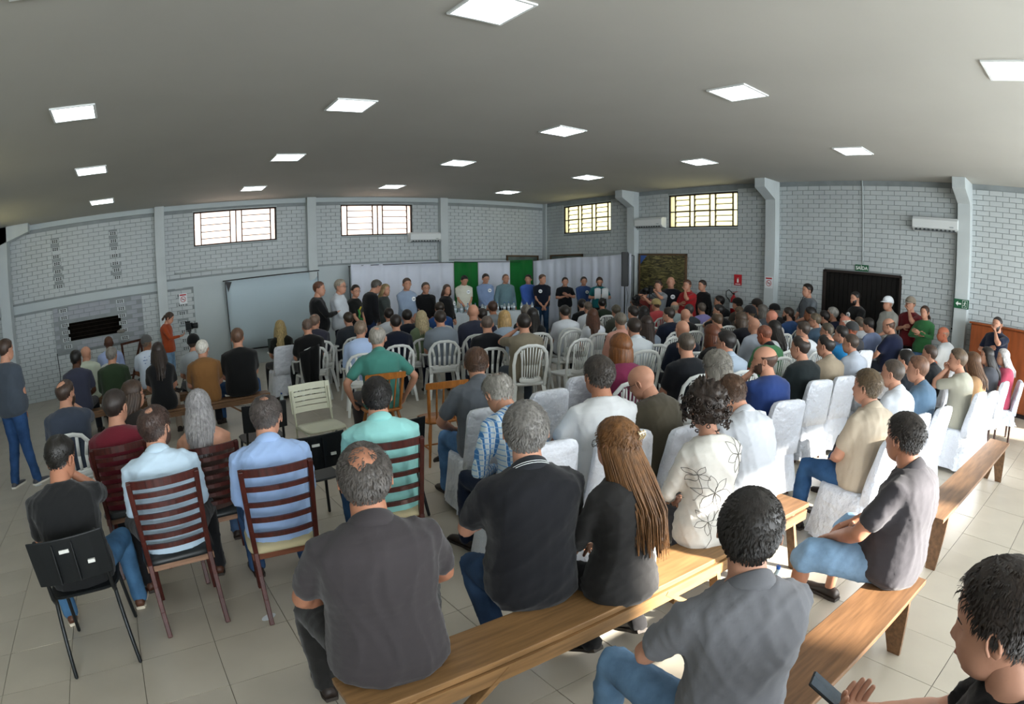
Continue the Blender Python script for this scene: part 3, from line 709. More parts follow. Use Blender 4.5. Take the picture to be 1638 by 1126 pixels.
def shells(p, lod):
    key = tuple(sorted((a, round(b, 2) if isinstance(b, float) else b) for a, b in p.items())) + (lod,)
    if key in CACHE: return CACHE[key]
    f = figure(p); fat = p['fat']; af = 1 + (fat - 1) * .5; ff = .88 if p['fem'] else 1.0
    vx = (.024, .018, .0125)[lod]
    # body: neck, torso core, arms, palms, legs
    b = MB(); f['torso'](b, -.016)
    b.tube([f['C7'] - f['DN'] * .05, f['C7'] + f['DN'] * .01, f['pivot'], f['Hc'] + f['HR'] @ np.array([0, -.012, -.03])], [.062 * ff, .060 * af * ff, .058 * ff * af, .055 * ff], 14)
    ex = MB()
    for s, S, E_, W, kd in f['arms']:
        b.tube([S, S + (E_ - S) * .35, E_, E_ + (W - E_) * .25, W - (W - E_) * .05, W], [.045 * af * ff, .047 * af * ff, .040 * af * ff, .042 * af * ff, .028 * ff, .027 * ff], 10)
        palm(b, E_, W, s, kd); hand_shapes(ex, E_, W, s, kd, lod == 2)
    for s, H, K, A in f['legs']:
        b.tube([H, H + (K - H) * .4, K, K + (A - K) * .3, A + (K - A) * .15, A - np.array([0, 0, .03])], [.075, .07, .05, .052 if p['short'] else .045, .036, .034], 10)
    Aa, Ee, HV, HF = HG[lod]; hs = f['HR'] @ (HV * (1.06 if not p['fem'] else 1.0)).T
    ex.add(hs.T + f['Hc'], HF)
    def hp(v): return f['Hc'] + f['HR'] @ (np.array(v) * (1.06 if not p['fem'] else 1.0))
    for s in (1, -1):
        M_ = f['HR'] @ rotm(s * .35)
        ex.ell(hp((s * .076, -.008, -.006)), (.0075, .020, .032), 10 if lod else 8, M_)
        if lod: ex.tube([hp((s * .082, .004 + .014 * math.cos(t), -.004 + .026 * math.sin(t))) + M_ @ np.array([s * .002, -.012, 0]) for t in np.linspace(-.8, 3.6, 8)], .0042, 5)
    for s in (1, -1):
        def sf(a_, e_, g_=0.): d_, r_ = head_r(np.array([a_]), np.array([e_])); return d_[0] * (r_[0] + g_)
        ec = sf(s * .37, .02, -.0045); ex.cur = 1; ex.ell(hp(ec), (.0115, .0060, .0052), 8, f['HR'] @ rotm(-s * .3))
        ex.cur = 2; ex.ell(hp(sf(s * .36, .02, -.0012)), (.0050, .0026, .0050), 8, f['HR'] @ rotm(-s * .3))
        ex.tube([hp(sf(s * .19, .22)), hp(sf(s * .37, .27)), hp(sf(s * .56, .21))], [.0018, .0028, .0014], 5)
    ex.cur = 3; ex.tube([hp(sf(-.27, -.56, -.001)), hp(sf(-.1, -.545, .0005)), hp(sf(.1, -.545, .0005)), hp(sf(.27, -.56, -.001))], [.0015, .0038, .0038, .0015], 6)
    ex.cur = 0
    # shirt
    sh = MB(); f['torso'](sh, .010, -.12, .51, bell=.004 + .012 * p['loose'])
    sl = p['sleeve']
    for s, S, E_, W, kd in f['arms']:
        if sl == 0: sh.ell(S + np.array([-s * .015, 0, 0]), (.055, .06, .06), 10); continue
        r0 = .063 * af * ff
        if sl == 1: sh.tube([S - (S - f['C7']) * .25, S, S + (E_ - S) * .35, S + (E_ - S) * .66], [.055 * af * ff, r0, r0 * .98, r0 * .98], 12, flat=.95)
        else: sh.tube([S - (S - f['C7']) * .25, S, S + (E_ - S) * .5, E_, E_ + (W - E_) * .4, W - (W - E_) * (.02 if sl == 2 else .45)], [.055 * af * ff, r0, r0 * .93, .053 * af * ff, .048 * af * ff, .037 * ff if sl == 2 else .046 * ff], 12)
    # trousers
    tr = MB(); c, D = f['spine'](-.02)
    if p['skirt']:
        tr.tube([c + D * .06, c - np.array([0, 0, .15]), c - np.array([0, 0, .5])], [.17, .19, .20], 14)
    tr.ell(c + np.array([0, .0, -.01]), (.178 * (1 + (fat - 1) * 1.1) * (1 if not p['fem'] else .97), .135 + .1 * (fat - 1), .11), 16)
    for s, H, K, A in f['legs']:
        kk = .94 if p['fem'] else 1.0
        if p['short']: P = [H, H + (K - H) * .5, K - (K - H) * .02, K + (A - K) * .08]; R = [.098, .092, .082, .080]
        else: P = [H, H + (K - H) * .5, K, K + (A - K) * .3, K + (A - K) * .7, A + (A - K) * .06]; R = [.095, .086, .068, .066, .057, .058]
        tr.tube(P, [r * kk * (1 + (fat - 1) * .5) for r in R], 12)
    amp = (.0, .0042, .0062)[lod]; sd_ = int(fat * 100) + len(CACHE)
    r = dict(f=f, body=job(b, vx, 3), shirt=job(sh, vx, 3 if lod else 2, folds(sd_, amp * p.get('crease', 1.0)) if lod else None), trousers=job(tr, vx * 1.15, 3, folds(sd_ + 7, amp * .8) if lod else None), ex=ex, extra=None, meshes={})
    CACHE[key] = r; return r
def shoe_mesh(hi=False):
    up, so = MB(), MB(); R = []; S_ = []
    for y, w_, h in ((-.075, .028, .055), (-.055, .036, .075), (-.01, .038, .088), (.05, .038, .068), (.10, .043, .050), (.15, .044, .042), (.185, .034, .034), (.198, .016, .026)):
        a = np.arange(10) * 2 * PI / 10; R.append(np.stack([np.cos(a) * w_, np.full(10, y), np.maximum(.018 + np.sin(a) * h * .5 + h * .5 - .018, .016)], -1))
    up.rings(R)
    for z, g_ in ((0, -.001), (.010, .002), (.020, .001)):
        S_.append([(x_ + (g_ if x_ > 0 else -g_), y, z) for x_, y in [(.030, -.08), (.040, -.04), (.036, .02), (.045, .09), (.047, .14), (.038, .185), (.0, .205), (-.038, .185), (-.047, .14), (-.045, .09), (-.036, .02), (-.040, -.04), (-.030, -.08)]])
    so.rings(S_); return up, so
UP, SO = shoe_mesh()
SHOE = UP.mesh('shoe', [mat('shoe_leather', '2b211c', .5)], True); SOLE = SO.mesh('sole', [mat('shoe_sole', 'd9d5cb', .7)])
def setmat(o, m, i=0):
    o.material_slots[i].link = 'OBJECT'; o.material_slots[i].material = m
M_eye = mat('eye_white', 'e6e2dc', .3); M_iris = mat('eye_dark', '1b1410', .4); 
PEOPLE = []
def plan(P):
    p = dict(fat=P.get('fat', 1.0), fem=P.get('fem', False), sit=P.get('sit', True), seat=P.get('seat', .44), lean=P.get('lean', .06), hunch=P.get('hunch', .35), yaw=P.get('yaw', 0.), pitch=P.get('pitch', .05), roll=P.get('roll', 0.),
             armL=P.get('armL', 'lap'), armR=P.get('armR', 'lap'), legs=P.get('legs', 'normal'), foot=P.get('foot', .03), stance=P.get('stance', 0), sleeve=P.get('sleeve', 1), short=P.get('short', False), skirt=P.get('skirt', False), loose=P.get('loose', 0.))
    lod = P['lod']; P['shell'] = shells(p, lod); P['p'] = p; PEOPLE.append(P); return P
def collar(P, f, hi):
    mb = MB(); c = f['C7']; D = nrm(f['DN'] + np.array([0, .25, 0])); X = np.array([1., 0, 0]); Yv = np.cross(D, X); fat = 1 + (P['p']['fat'] - 1) * .4
    if P['p']['fem']: fat *= .9
    R = []; n = 22
    for h, g_ in ((-.034, .004), (.026, .000), (.031, .004), (.027, .010), (-.012, .026), (-.030, .024)):
        a = np.linspace(.28, 2 * PI - .28, n) + PI / 2; r1, r2 = .066 * fat + g_, .066 * fat + g_
        drop = .5 - .5 * np.cos(a - PI / 2)             # 0 at the throat, 1 at the nape
        R.append(c + np.outer(np.cos(a) * r1, X) + np.outer(np.sin(a) * r2 * 1.02, Yv) + np.outer(h - .045 * (1 - drop), D) + np.outer(np.full(n, .008), Yv))
    V = np.concatenate(R); F = []; m = len(R)
    for k in range(m):
        for i in range(n - 1): a, b = k * n, ((k + 1) % m) * n; F.append((a + i, a + i + 1, b + i + 1, b + i))
    mb.add(V, F); return mb
def finish_people(out):
    for P in PEOPLE:
        S = P['shell']; f = S['f']; lod = P['lod']; p = P['p']
        root = empty('person', P['loc'], P['rz'], P['label'], 'person', P.get('group'), P.get('scale', 1))
        sk = skinm(P['skin']); lip = skinm(P.get('lip', 'a4604f')); hm = hairm(P['hair'])
        if 'body' not in S['meshes']:
            S['meshes']['body'] = raw_mesh(*out[S['body']], S['ex'], [sk, M_eye, M_iris, lip]); S['meshes']['shirt'] = raw_mesh(*out[S['shirt']], None, [sk]); S['meshes']['trousers'] = raw_mesh(*out[S['trousers']], None, [sk])
        o = link('body', S['meshes']['body'], root); setmat(o, sk, 0)
        sc = .5
        sm = cloth(P['shirt']) if P.get('shirtmat') is None else P['shirtmat']
        o = link('dress' if P.get('dress') else 'jacket' if P.get('jacket') else 'shirt', S['meshes']['shirt'], root); setmat(o, sm); P['shirt_o'] = o
        o = link('shorts' if p['short'] else 'skirt' if p['skirt'] else 'trousers', S['meshes']['trousers'], root); setmat(o, denim(P['trous']) if P.get('jeans') else cloth(P['trous']))
        if P.get('collar') and (lod > 0):
            c = collar(P, f, lod == 2); co = c.build('collar', cloth(P['collar'] if isinstance(P['collar'], str) else P['shirt']), P['shirt_o'], smooth=True)
        st = P['hstyle']
        if st != 'bald':
            key = ('hair', st, lod if st != 'x' else 0, P.get('hl', .3), len(PEOPLE) % 1 if lod < 2 else P['label'])
            if key not in CACHE: CACHE[key] = hair_parts(lod, st, len(CACHE), P.get('hl', .3)).mesh('hair', [hm], True)
            o = link('hair', CACHE[key], root); setmat(o, hm)
            M = Matrix(((*f['HR'][0], f['Hc'][0]), (*f['HR'][1], f['Hc'][1]), (*f['HR'][2], f['Hc'][2]), (0, 0, 0, 1)))
            o.matrix_local = M @ Matrix.Scale(1.0 if p['fem'] else 1.06, 4)
        for s, H, K, A in f['legs']:
            o = link('shoe', SHOE, root); setmat(o, mat('shoe_' + P.get('shoe', '2b211c'), P.get('shoe', '2b211c'), .5, .4))
            crossed = p['legs'] == 'crossed' and s > 0 and p['sit']
            rx = -.3 if crossed else (-.42 if p['legs'] == 'tucked' and p['sit'] else 0)
            o.matrix_local = Matrix.Translation((A[0], A[1] + .005, A[2] - .09 + (.02 if rx and not crossed else 0) - (.02 if crossed else 0))) @ Matrix.Rotation(-s * .12 + (.9 if crossed else 0), 4, 'Z') @ Matrix.Rotation(rx, 4, 'X')
            q = link('sole', SOLE, o); setmat(q, mat('sole_' + P.get('sole', '3a342f'), P.get('sole', '3a342f'), .7))
        def H(v): return f['Hc'] + f['HR'] @ np.array(v)
        HM = Matrix(((*f['HR'][0], f['Hc'][0]), (*f['HR'][1], f['Hc'][1]), (*f['HR'][2], f['Hc'][2]), (0, 0, 0, 1))) @ Matrix.Scale(1.0 if p['fem'] else 1.06, 4)
        if P.get('glasses'):
            g_ = MB()
            for s in (1, -1):
                g_.tube([(s * .031 + .021 * math.cos(t), .1 - .004 * abs(math.cos(t)), .002 + .016 * math.sin(t)) for t in np.linspace(0, 2 * PI, 11)], .0017, 4, round_=False)
                g_.tube([(s * .053, .096, .004), (s * .076, .06, .006), (s * .081, -.005, .004), (s * .08, -.025, -.012)], .0017, 4)
            g_.tube([(-.011, .101, .004), (.011, .101, .004)], .0017, 4); o = g_.build('glasses', mat('glasses_frame', '1d1613', .3, .5), root); o.matrix_local = HM
        if P.get('cap'):
            cm = cloth(P['cap']); c = MB(); style = P.get('capstyle', 'peak'); A, E, V, F = HG[max(1, lod)]
            R = np.linalg.norm(V, axis=1); m = np.sin(E) - (.22 if style == 'peak' else .12) - .18 * np.cos(A); off = .018 if style != 'peak' else .014
            W = V * ((R + off + (.01 * sstep(.3, 1, np.sin(E)))) / R)[:, None]; keep = [q for q in F if min(m[i] for i in q) > -.06]; c.add(W, keep)
            if style in ('peak', 'flat'):
                rr = []
                for t in np.linspace(-1, 1, 9):
                    a = t * .95; x0, y0 = math.sin(a) * .083, math.cos(a) * .100; L_ = (.068 if style == 'peak' else .035) * math.cos(t * 1.35)
                    rr.append([(x0 * .95, y0 - .012, .048), (x0, y0 + L_, .032 + .004 * (1 - t * t)), (x0, y0 + L_, .028 + .004 * (1 - t * t)), (x0 * .95, y0 - .012, .043)])
                pk = MB(); pk.rings(rr); pk = pk.build('peak', cm, None, smooth=True)
            o = c.build('cap', cm, root, smooth=True); o.matrix_local = HM
            if style in ('peak', 'flat'): pk.parent = o
            if lod: sd2 = o.modifiers.new('solid', 'SOLIDIFY'); sd2.thickness = .002
        if P.get('beard'):
            A, E, V, F = HG[lod]; a = np.abs((A + PI) % (2 * PI) - PI); m = np.minimum((1.45 - a) / .15, (-.42 + .42 * np.clip(a - .5, 0, 1) - E) / .1) ; m = np.where((a < .30) & (E > -.70), -1, m)
            R = np.linalg.norm(V, axis=1); W = V * ((R + -.003 + .0065 * sstep(-.2, 1, m)) / R)[:, None]; mb = MB(); mb.add(W, [q for q in F if max(m[i] for i in q) > -.1]); o = mb.build('beard', hm, root, smooth=True); o.matrix_local = HM
        if P.get('badge'):
            # round white sticker on the chest
            c, D = f['spine'](.33); Yv = np.cross(D, f['X']) * 1.0; fr_ = nrm(np.cross(f['X'], D)); fr_ = fr_ if fr_[1] > 0 else -fr_
            pos = c + fr_ * (.140 + .1 * (p['fat'] - 1) + (.02 if p['fem'] else 0)) + f['X'] * (.075 * (-1 if P['badge'] == 'L' else 1))
            mb = MB(); mb.cyl(pos - fr_ * .01, pos + fr_ * .012, .048, 16); bo = mb.build('round_sticker', mat('sticker_white', 'eef2f4', .5), root)
            mb = MB(); 
            up = nrm(D); mb.bar(pos + fr_ * .0125 - f['X'] * .03, pos + fr_ * .0135 + f['X'] * .03, .016, .002, up=fr_); mb.build('sticker_print', mat('sticker_navy', '39465e', .5), bo)
        if P.get('print') and 'decorate' in globals(): decorate(P['print'], root, f, P)
        P['root'] = root
# ================================================================ who is where: u, v of the head's middle in the photograph
BR, DK, GY, LG, BL, RD, MB_ = '3a2a1f', '17120f', '77736d', 'b9b4ab', '9c8358', '6b3d20', '4a3626'
SK1, SK2, SK3, SK4 = 'bc8a72', 'ab765c', '8a5a40', '4f3324'
A_ = []
def S(u, v, shirt, hs, hc, label, **k): A_.append(dict(u=u, v=v, shirt=shirt, hstyle=hs, hair=hc, label=label, **k))
# near benches and wooden chairs
S(584, 768, '3b3639', 'bigspot', '4b4642', 'man in a dark charcoal polo, bald spot on the crown, on the near bench end', c='b', yaw=-.1, trous='22211f', armL='thigh', armR='thigh', collar=1, fat=1.22, skin=SK2, legs='wide', zz=1.24, loose=.6, rz=-.2, yw=-.15)
S(1200, 852, '6c6d73', 'short', '1d1815', 'man in a heathered grey polo with short dark hair, seen largest from behind', c='b', yaw=-.12, trous='5d86ae', jeans=1, armL='cross', armR='cross', collar=1, fat=1.02, legs='wide', loose=.3, rz=-.45, yw=-.55)
S(1446, 702, '3d3b40', 'short', '2c2622', 'man in a charcoal polo and pale denim shorts on the long right bench', c='b', yaw=.35, short=True, trous='7da7cf', jeans=1, armL='thigh', armR='thigh', collar=1, fat=1.2, skin=SK2, legs='wide', loose=.5, pitch=.1, rz=0, yw=-.2)
S(1600, 998, '131417', 'short', '241912', 'man in a black tee looking down at his phone, bottom right corner', c='x', yaw=.55, trous='3d5a80', jeans=1, armL='phone', armR='phone', pitch=.35, fat=1.1, skin=SK1, legs='wide', zz=1.30, rz=.0, yw=.0)
S(841, 692, '17181d', 'short', '6a6763', 'grey haired man in a black polo with white striped collar on the near bench', c='b', yaw=-.05, trous='2d4a72', jeans=1, armL='cross', armR='lap', collar='24262c', fat=1.12, legs='tucked', shoe='8a7a66', sole='e6e1d4', print='stripe', loose=.4, zz=1.255, rz=-.3, yw=-.25)
S(985, 712, '2e2c2c', 'long', '6e4a28', 'woman with very long brown hair and a clip, charcoal jacket, on the near bench', c='b', fem=True, yaw=.35, sleeve=2, trous='1c1b1d', armL='lap', armR='lap', glasses=1, hl=.40, legs='tucked', jacket=1, loose=1.6, print='clip', shoe='1b1b1d', zz=1.18, rz=-.1, yw=.3)
S(1128, 655, 'cfccc4', 'curly', '2b2019', 'woman with a dark curly ponytail in a white top with line flowers', c='b', fem=True, yaw=.2, sleeve=2, trous='3c3b40', print='flower', loose=.5, rz=-.25, yw=-.1)
S(1168, 632, 'bcc0c9', 'front', '4a3424', 'bowed man with thinning brown hair in a pale grey shirt at the bench end', c='b', yaw=.5, pitch=.5, lean=.28, sleeve=1, trous='4a4744', collar=1, fat=1.25, loose=.5, rz=-.1, yw=.15)
S(957, 602, 'd3d6da', 'short', '36302b', 'man in a plain white tee, dark greying hair, tanned arms', c='v', yaw=.3, trous='2b2f38', fat=1.15, skin=SK2, armL='thigh', rz=-.2, yw=.05)
S(1026, 612, '4a4436', 'bald', DK, 'bald man with glasses bowing forward in an olive brown jacket', c='v', yaw=.4, pitch=.5, lean=.3, sleeve=2, glasses=1, trous='2b2c30', jacket=1, fat=1.15, rz=0, yw=.4)
S(797, 630, '8fb2d4', 'spot', '8f8b84', 'grey haired man bending forward in a blue and white plaid shirt', c='v', yaw=.2, pitch=.55, lean=.4, sleeve=2, trous='16223a', print='plaid', hunch=.6, rz=0, yw=.1)
S(762, 583, '5d626b', 'short', '4a3324', 'brown haired man in a slate polo with one jeans leg crossed over', c='v', yaw=-.15, trous='4f86c6', jeans=1, legs='crossed', armL='thigh', armR='thigh', collar=1, pitch=.3, lean=.15, fat=1.1, rz=-.2, yw=-.3)
S(603, 636, '8ed6d2', 'short', '141110', 'man in a mint green shirt with thick black hair, dark wooden chair', c='w', yaw=-.03, sleeve=2, trous='33639a', jeans=1, collar=1, fat=1.22, loose=.4, rz=-.2, yw=-.15)
S(427, 668, '93b3e4', 'spot', '4a4340', 'man in a light blue shirt with a thin patch on his cropped head', c='w', yaw=-.25, sleeve=2, trous='2d4f80', jeans=1, collar=1, fat=1.15, pitch=.25, loose=.4, rz=-.1, yw=-.5)
S(250, 684, 'b9d3e6', 'spot', '40302a', 'man in a pale ice blue shirt on the foremost red wooden chair', c='w', yaw=-.4, sleeve=2, trous='1a1b1f', collar=1, fat=1.12, beard=1, legs='wide', shoe='4f2f22', loose=.4, rz=0, yw=-.75)
S(98, 735, '1b1c1e', 'fade', '16130f', 'man in a black tee and jeans on the black metal school chair', c='s', yaw=-.35, pitch=.3, lean=.12, trous='3f74a4', jeans=1, fat=1.12, armR='chin', shoe='5a3828', sole='d9cfbc', legs='wide', skin=SK2, rz=-.0, yw=-.6, zz=1.17)
S(186, 652, '6c1a28', 'short', '2b231f', 'man in a maroon tee turned to the right, second row on the left', c='w', yaw=-.6, trous='22252c', armR='lap', fat=1.15)
S(214, 632, '2a2523', 'long', '3b2c22', 'woman with glasses in profile between the maroon tee and the green sweater', c='b', fem=True, yaw=-1.15, sleeve=2, trous='26262a', glasses=1, hl=.24)
S(106, 630, '3a4354', 'bigspot', '3a2c24', 'bearded man in a slate blue tee with his hand at his chin', c='b', yaw=-.7, trous='2b2f38', armR='chin', fat=1.2, beard=1)
S(318, 652, '4a3630', 'long', '8d8b8c', 'woman with long silver grey hair and bare shoulders in a brown top', c='w', fem=True, yaw=-.2, sleeve=1, trous='3c5c86', jeans=1, hl=.22, print='bare')
# left cluster near the oven
S(179, 569, '2b3d27', 'short', '75716b', 'grey haired man in a dark green sweater on the left bench', c='b', yaw=-.4, sleeve=2, trous='2b2c2e', fat=1.2, row=9.46)
S(138, 566, 'b7c2ae', 'bald', DK, 'bald man with glasses in a loose pale green shirt', c='b', yaw=-.55, sleeve=2, glasses=1, trous='3a3c3f', loose=.8, fat=1.1, row=10.76)
S(122, 575, '34384a', 'fade', '0f0d0c', 'dark skinned man in a navy tee, leftmost of those seated by the oven', c='b', yaw=-.3, trous='24262c', skin=SK4, row=9.46)
S(174, 549, '9fb1e0', 'bald', DK, 'dark skinned bald man in a light blue shirt below the oven mouth', c='b', yaw=-.1, sleeve=2, trous='2b2c2e', skin=SK4, zz=1.31, row=11.8)
S(235, 549, 'c6d4e6', 'short', '6b5a4c', 'man in a grey cap and a white tee with small blue prints', c='b', yaw=-.6, cap='4f504e', trous='1a1b1f', skin=SK3, print='spots', row=10.76)
S(253, 563, '17181b', 'long', '2a201b', 'woman with long dark hair in a black tee and beige trousers', c='b', fem=True, yaw=-.15, trous='b5a291', hl=.26, row=8.33)
S(310, 549, '9aa3a8', 'short', '3a3028', 'man in a black beret and grey tee with a round back print', c='b', yaw=-.6, cap='0f1012', capstyle='flat', trous='2b2f38', row=9.46)
S(324, 559, '84592c', 'short', 'ccc8bf', 'white haired man in an ochre brown tee', c='b', yaw=-.5, glasses=1, trous='23252b', fat=1.12, hunch=.6, row=8.33)
S(380, 541, '111214', 'fade', '5c4334', 'broad man in a black tee and jeans at the end of the left bench', c='b', yaw=-.35, trous='2c5690', jeans=1, fat=1.25, legs='wide', row=8.33)
S(448, 524, '16170f', 'long', '8f7c52', 'woman with long straight blonde hair in a black tee, white covered chair', c='v', fem=True, yaw=-.2, trous='1f2024', hl=.36)
S(492, 524, '111113', 'fade', '5b4a40', 'man in a black polo with a jacket hung on his white chair', c='a', yaw=-.2, pitch=.2, trous='1f2024', fat=1.18, shoe='b9b09a')
S(504, 515, '30303e', 'spot', '6d5a4e', 'man in a dark purplish jacket behind the black polo', c='a', yaw=-.5, sleeve=2, trous='1f2024', zz=1.26)
S(557, 511, '2d3138', 'short', '33291f', 'man in a dark grey suit jacket with his back turned', c='a', sleeve=2, trous='1f2024', jacket=1, fat=1.1)
S(577, 528, 'a9c2ea', 'short', '7c6a5a', 'man in a light blue shirt with glasses behind the grey suit', c='a', yaw=-.45, sleeve=2, glasses=1, trous='1d2230', collar=1, fat=1.12, lean=.2)
S(604, 542, '3f8479', 'spot', '8d8880', 'grey haired man in a teal polo on an orange wooden chair', c='o', yaw=-.35, trous='3e3a3c', collar=1, armL='hang', armR='hang', fat=1.1, zz=1.26, rz=-.15, yw=-.4)
S(633, 517, '111728', 'fade', '1d1512', 'young man with a neat fade haircut in a navy tee', c='a', yaw=.0, trous='1d2230', fat=1.05)
S(622, 504, 'c9ced6', 'short', '1c1512', 'dark haired person in white just behind the fade haircut', c='a', yaw=-.1, trous='1d2230', zz=1.26)
S(651, 507, '121826', 'short', '1a1613', 'man in a navy shirt with black hair, right of the fade haircut', c='a', yaw=-.1, trous='1d2230', fat=1.15)
S(674, 509, '66785a', 'long', 'a99a78', 'blonde woman in a sage green top near the stage', c='a', fem=True, trous='2d2f36', hl=.2)
S(704, 510, '76808c', 'short', '2b221c', 'man in a grey blue tee with square dark hair in a white armchair', c='a', trous='23283a', fat=1.15)
S(703, 494, '204a8c', 'short', '2a2119', 'man in royal blue hidden behind the grey blue tee', c='a', trous='23283a', zz=1.26)
S(757, 500, '33384a', 'bald', DK, 'bald man in a slate blue shirt below the white stage table', c='a', yaw=-.1, sleeve=2, trous='23283a', fat=1.1, zz=1.28)
S(771, 505, '262a44', 'short', '211a16', 'dark haired man in navy right beside the bald slate shirt', c='a', yaw=-.4, trous='23283a', fat=1.1)
S(779, 519, '14161c', 'buzz', '5a4c44', 'crop haired man in a black tee in front of the stage table', c='a', trous='23283a', fat=1.2)
S(788, 493, '7d8389', 'short', '3f2a20', 'man in a grey tee with reddish brown hair near the stage table', c='a', yaw=-.2, trous='23283a', zz=1.26, skin=SK2)
S(807, 510, '8fa0b4', 'bob', 'a98a5a', 'woman with a short blonde bob in a grey blue top', c='a', fem=True, trous='2d2f36')
S(838, 518, '7c735f', 'short', '1f1915', 'man in a khaki tee filming with raised hands, white slatted chair', c='m', yaw=.05, trous='3b4450', armL='camera', fat=1.18)
S(842, 500, '23272e', 'short', '605a52', 'grey haired person right in front of the khaki tee', c='m', trous='23283a', zz=1.26)
S(852, 505, '121316', 'long', '15110f', 'woman with long black wavy hair in black, right of the khaki tee', c='m', fem=True, trous='1d1e22', hl=.25)
S(903, 500, 'ced3da', 'short', '1f1a16', 'man in a white tee leaning to the left, central rows', c='m', yaw=.25, trous='2d2f36', fat=1.22)
S(931, 488, '15171b', 'short', '15110f', 'man in a black tee just behind the standing black polo', c='m', trous='23283a', zz=1.24)
S(940, 492, 'cdd3dc', 'buzz', '5d5145', 'crop haired man in white beside the long brown hair', c='m', yaw=.1, trous='23283a')
S(948, 506, 'c8cdd6', 'long', '4a2c1c', 'woman with long brown hair in a white tee in the central rows', c='m', fem=True, trous='2d2f36', hl=.22)
S(963, 486, '1e2c1f', 'short', '120f0d', 'man in a dark green jersey with a white neckline', c='m', trous='23283a', fat=1.1, skin=SK2)
S(985, 498, '4a4d44', 'short', '4c473c', 'grey green haired head low behind the salmon shirt', c='m', trous='23283a', yaw=.2, zz=1.18)
S(992, 514, 'd69a88', 'short', '6b6358', 'man in a salmon pink shirt with a greying haircut', c='m', yaw=.2, sleeve=2, trous='4a4744', collar=1, fat=1.15)
S(1014, 525, 'cbd2d9', 'short', '2b211b', 'man in a white polo with a dotted collar next to the salmon shirt', c='m', yaw=.15, trous='2d3340', collar=1, fat=1.18)
S(1012, 501, 'b9bec4', 'short', '221c18', 'dark haired man in profile with a white collar', c='m', yaw=.5, trous='23283a', collar=1)
S(1016, 486, 'a7bccf', 'short', '2e2722', 'man in a light blue shirt beside the loudspeaker pole', c='m', yaw=.2, trous='23283a', sleeve=2)
S(1030, 500, '22201f', 'long', '120d0b', 'woman with long black hair behind the white polo', c='m', fem=True, trous='1d1e22', hl=.22)
S(1034, 519, '6b7686', 'long', '281a14', 'woman with very long dark brown hair in a grey blue top', c='m', fem=True, trous='1d1e22', hl=.34, zz=1.2)
S(992, 558, '7d2449', 'bob', '70431f', 'person with a red brown bowl haircut in a magenta shirt', c='m', yaw=.3, sleeve=2, trous='2d2f36', fat=1.05)
S(1049, 488, 'c9474c', 'short', '4a3c30', 'man in a tan baseball cap and coral red tee', c='m', yaw=.35, cap='a8925c', trous='2d2f36', fat=1.1)
S(1069, 504, '121a2e', 'short', '2b221c', 'man in a navy tee in profile, short brown hair', c='m', yaw=.55, trous='2d2f36', fat=1.12)
S(1079, 492, '9fb0b4', 'ring', '8a8478', 'balding man in a pale grey shirt seated below the painting', c='m', trous='2d2f36')
S(1096, 505, '121315', 'bald', DK, 'bald man in a black tee under the lilac shirt', c='m', yaw=.1, trous='2d2f36')
S(1091, 528, '121a2c', 'bald', '5a4c44', 'bald man in a navy and coral jersey', c='m', yaw=.1, trous='2d2f36', sleeve=2, fat=1.12)
S(1097, 552, '15181e', 'buzz', '4a4138', 'crop haired man in a black tee with a thick neck, centre right', c='m', yaw=.05, trous='2d2f36', fat=1.2)
S(1122, 494, '8e86c8', 'short', '5a5048', 'man in a lilac shirt with short grey brown hair', c='m', yaw=.3, sleeve=2, trous='2d2f36', fat=1.1)
S(1115, 488, '4c5a78', 'short', '6b6660', 'blurred grey haired man in blue left of the lilac shirt', c='m', yaw=.2, sleeve=2, trous='2d2f36', zz=1.24)
S(1102, 497, '3a3f45', 'short', '3b3a38', 'grey haired head between the two bald men', c='m', yaw=.2, trous='2d2f36', zz=1.18)
S(1150, 483, '23252a', 'short', '1a1512', 'dark haired man seated against the wall below the extinguisher', c='m', yaw=.8, trous='23283a')
S(1149, 498, '141518', 'short', '15110f', 'dark haired man in black holding his chin in profile', c='m', yaw=.8, trous='23283a', armL='chin')
S(1147, 514, '3b3a2f', 'spot', '4b3a2a', 'brown haired man bowed in an olive top', c='m', yaw=.3, pitch=.3, trous='23283a')
S(1138, 537, '131416', 'bob', '5a2f1a', 'woman with red brown hair in a black top and necklace', c='m', fem=True, yaw=.4, trous='1d1e22')
S(1160, 549, 'a3b4c8', 'short', '1f1a18', 'man with thin glasses and dark hair in a light blue shirt', c='m', yaw=.65, trous='2d2f36', glasses=1, collar=1, fat=1.1)
S(1179, 487, '4a443c', 'short', '2b221c', 'man in a black cap seated left of the fire extinguisher', c='m', yaw=.5, cap='1b1714', trous='2d2f36')
S(1182, 500, '4a4238', 'short', '5b4a38', 'brown haired man in a taupe top behind the black cap', c='m', yaw=.3, trous='2d2f36', zz=1.2)
S(1184, 512, '12131c', 'bob', '4a3c30', 'person with short wavy brown hair in a dark sweater', c='m', yaw=.5, sleeve=2, trous='2d2f36')
S(1199, 501, 'b9bec0', 'short', '5b4a38', 'person in a dark brimmed cap and white top', c='m', yaw=.5, cap='201f22', capstyle='flat', trous='2d2f36')
S(1210, 489, '3b3a3c', 'short', '2b221c', 'man in a brown cap with sunglasses on its brim', c='m', yaw=.5, cap='2b2420', trous='2d2f36')
S(1219, 499, '4c5058', 'bob', '5b5650', 'person with shaggy grey hair in a dark grey top', c='m', yaw=.5, trous='2d2f36')
S(1205, 521, 'a9b3c4', 'bald', DK, 'bald man in a pale blue grey shirt with rolled sleeves', c='m', yaw=.35, sleeve=3, trous='2d2f36', fat=1.1, skin=SK1)
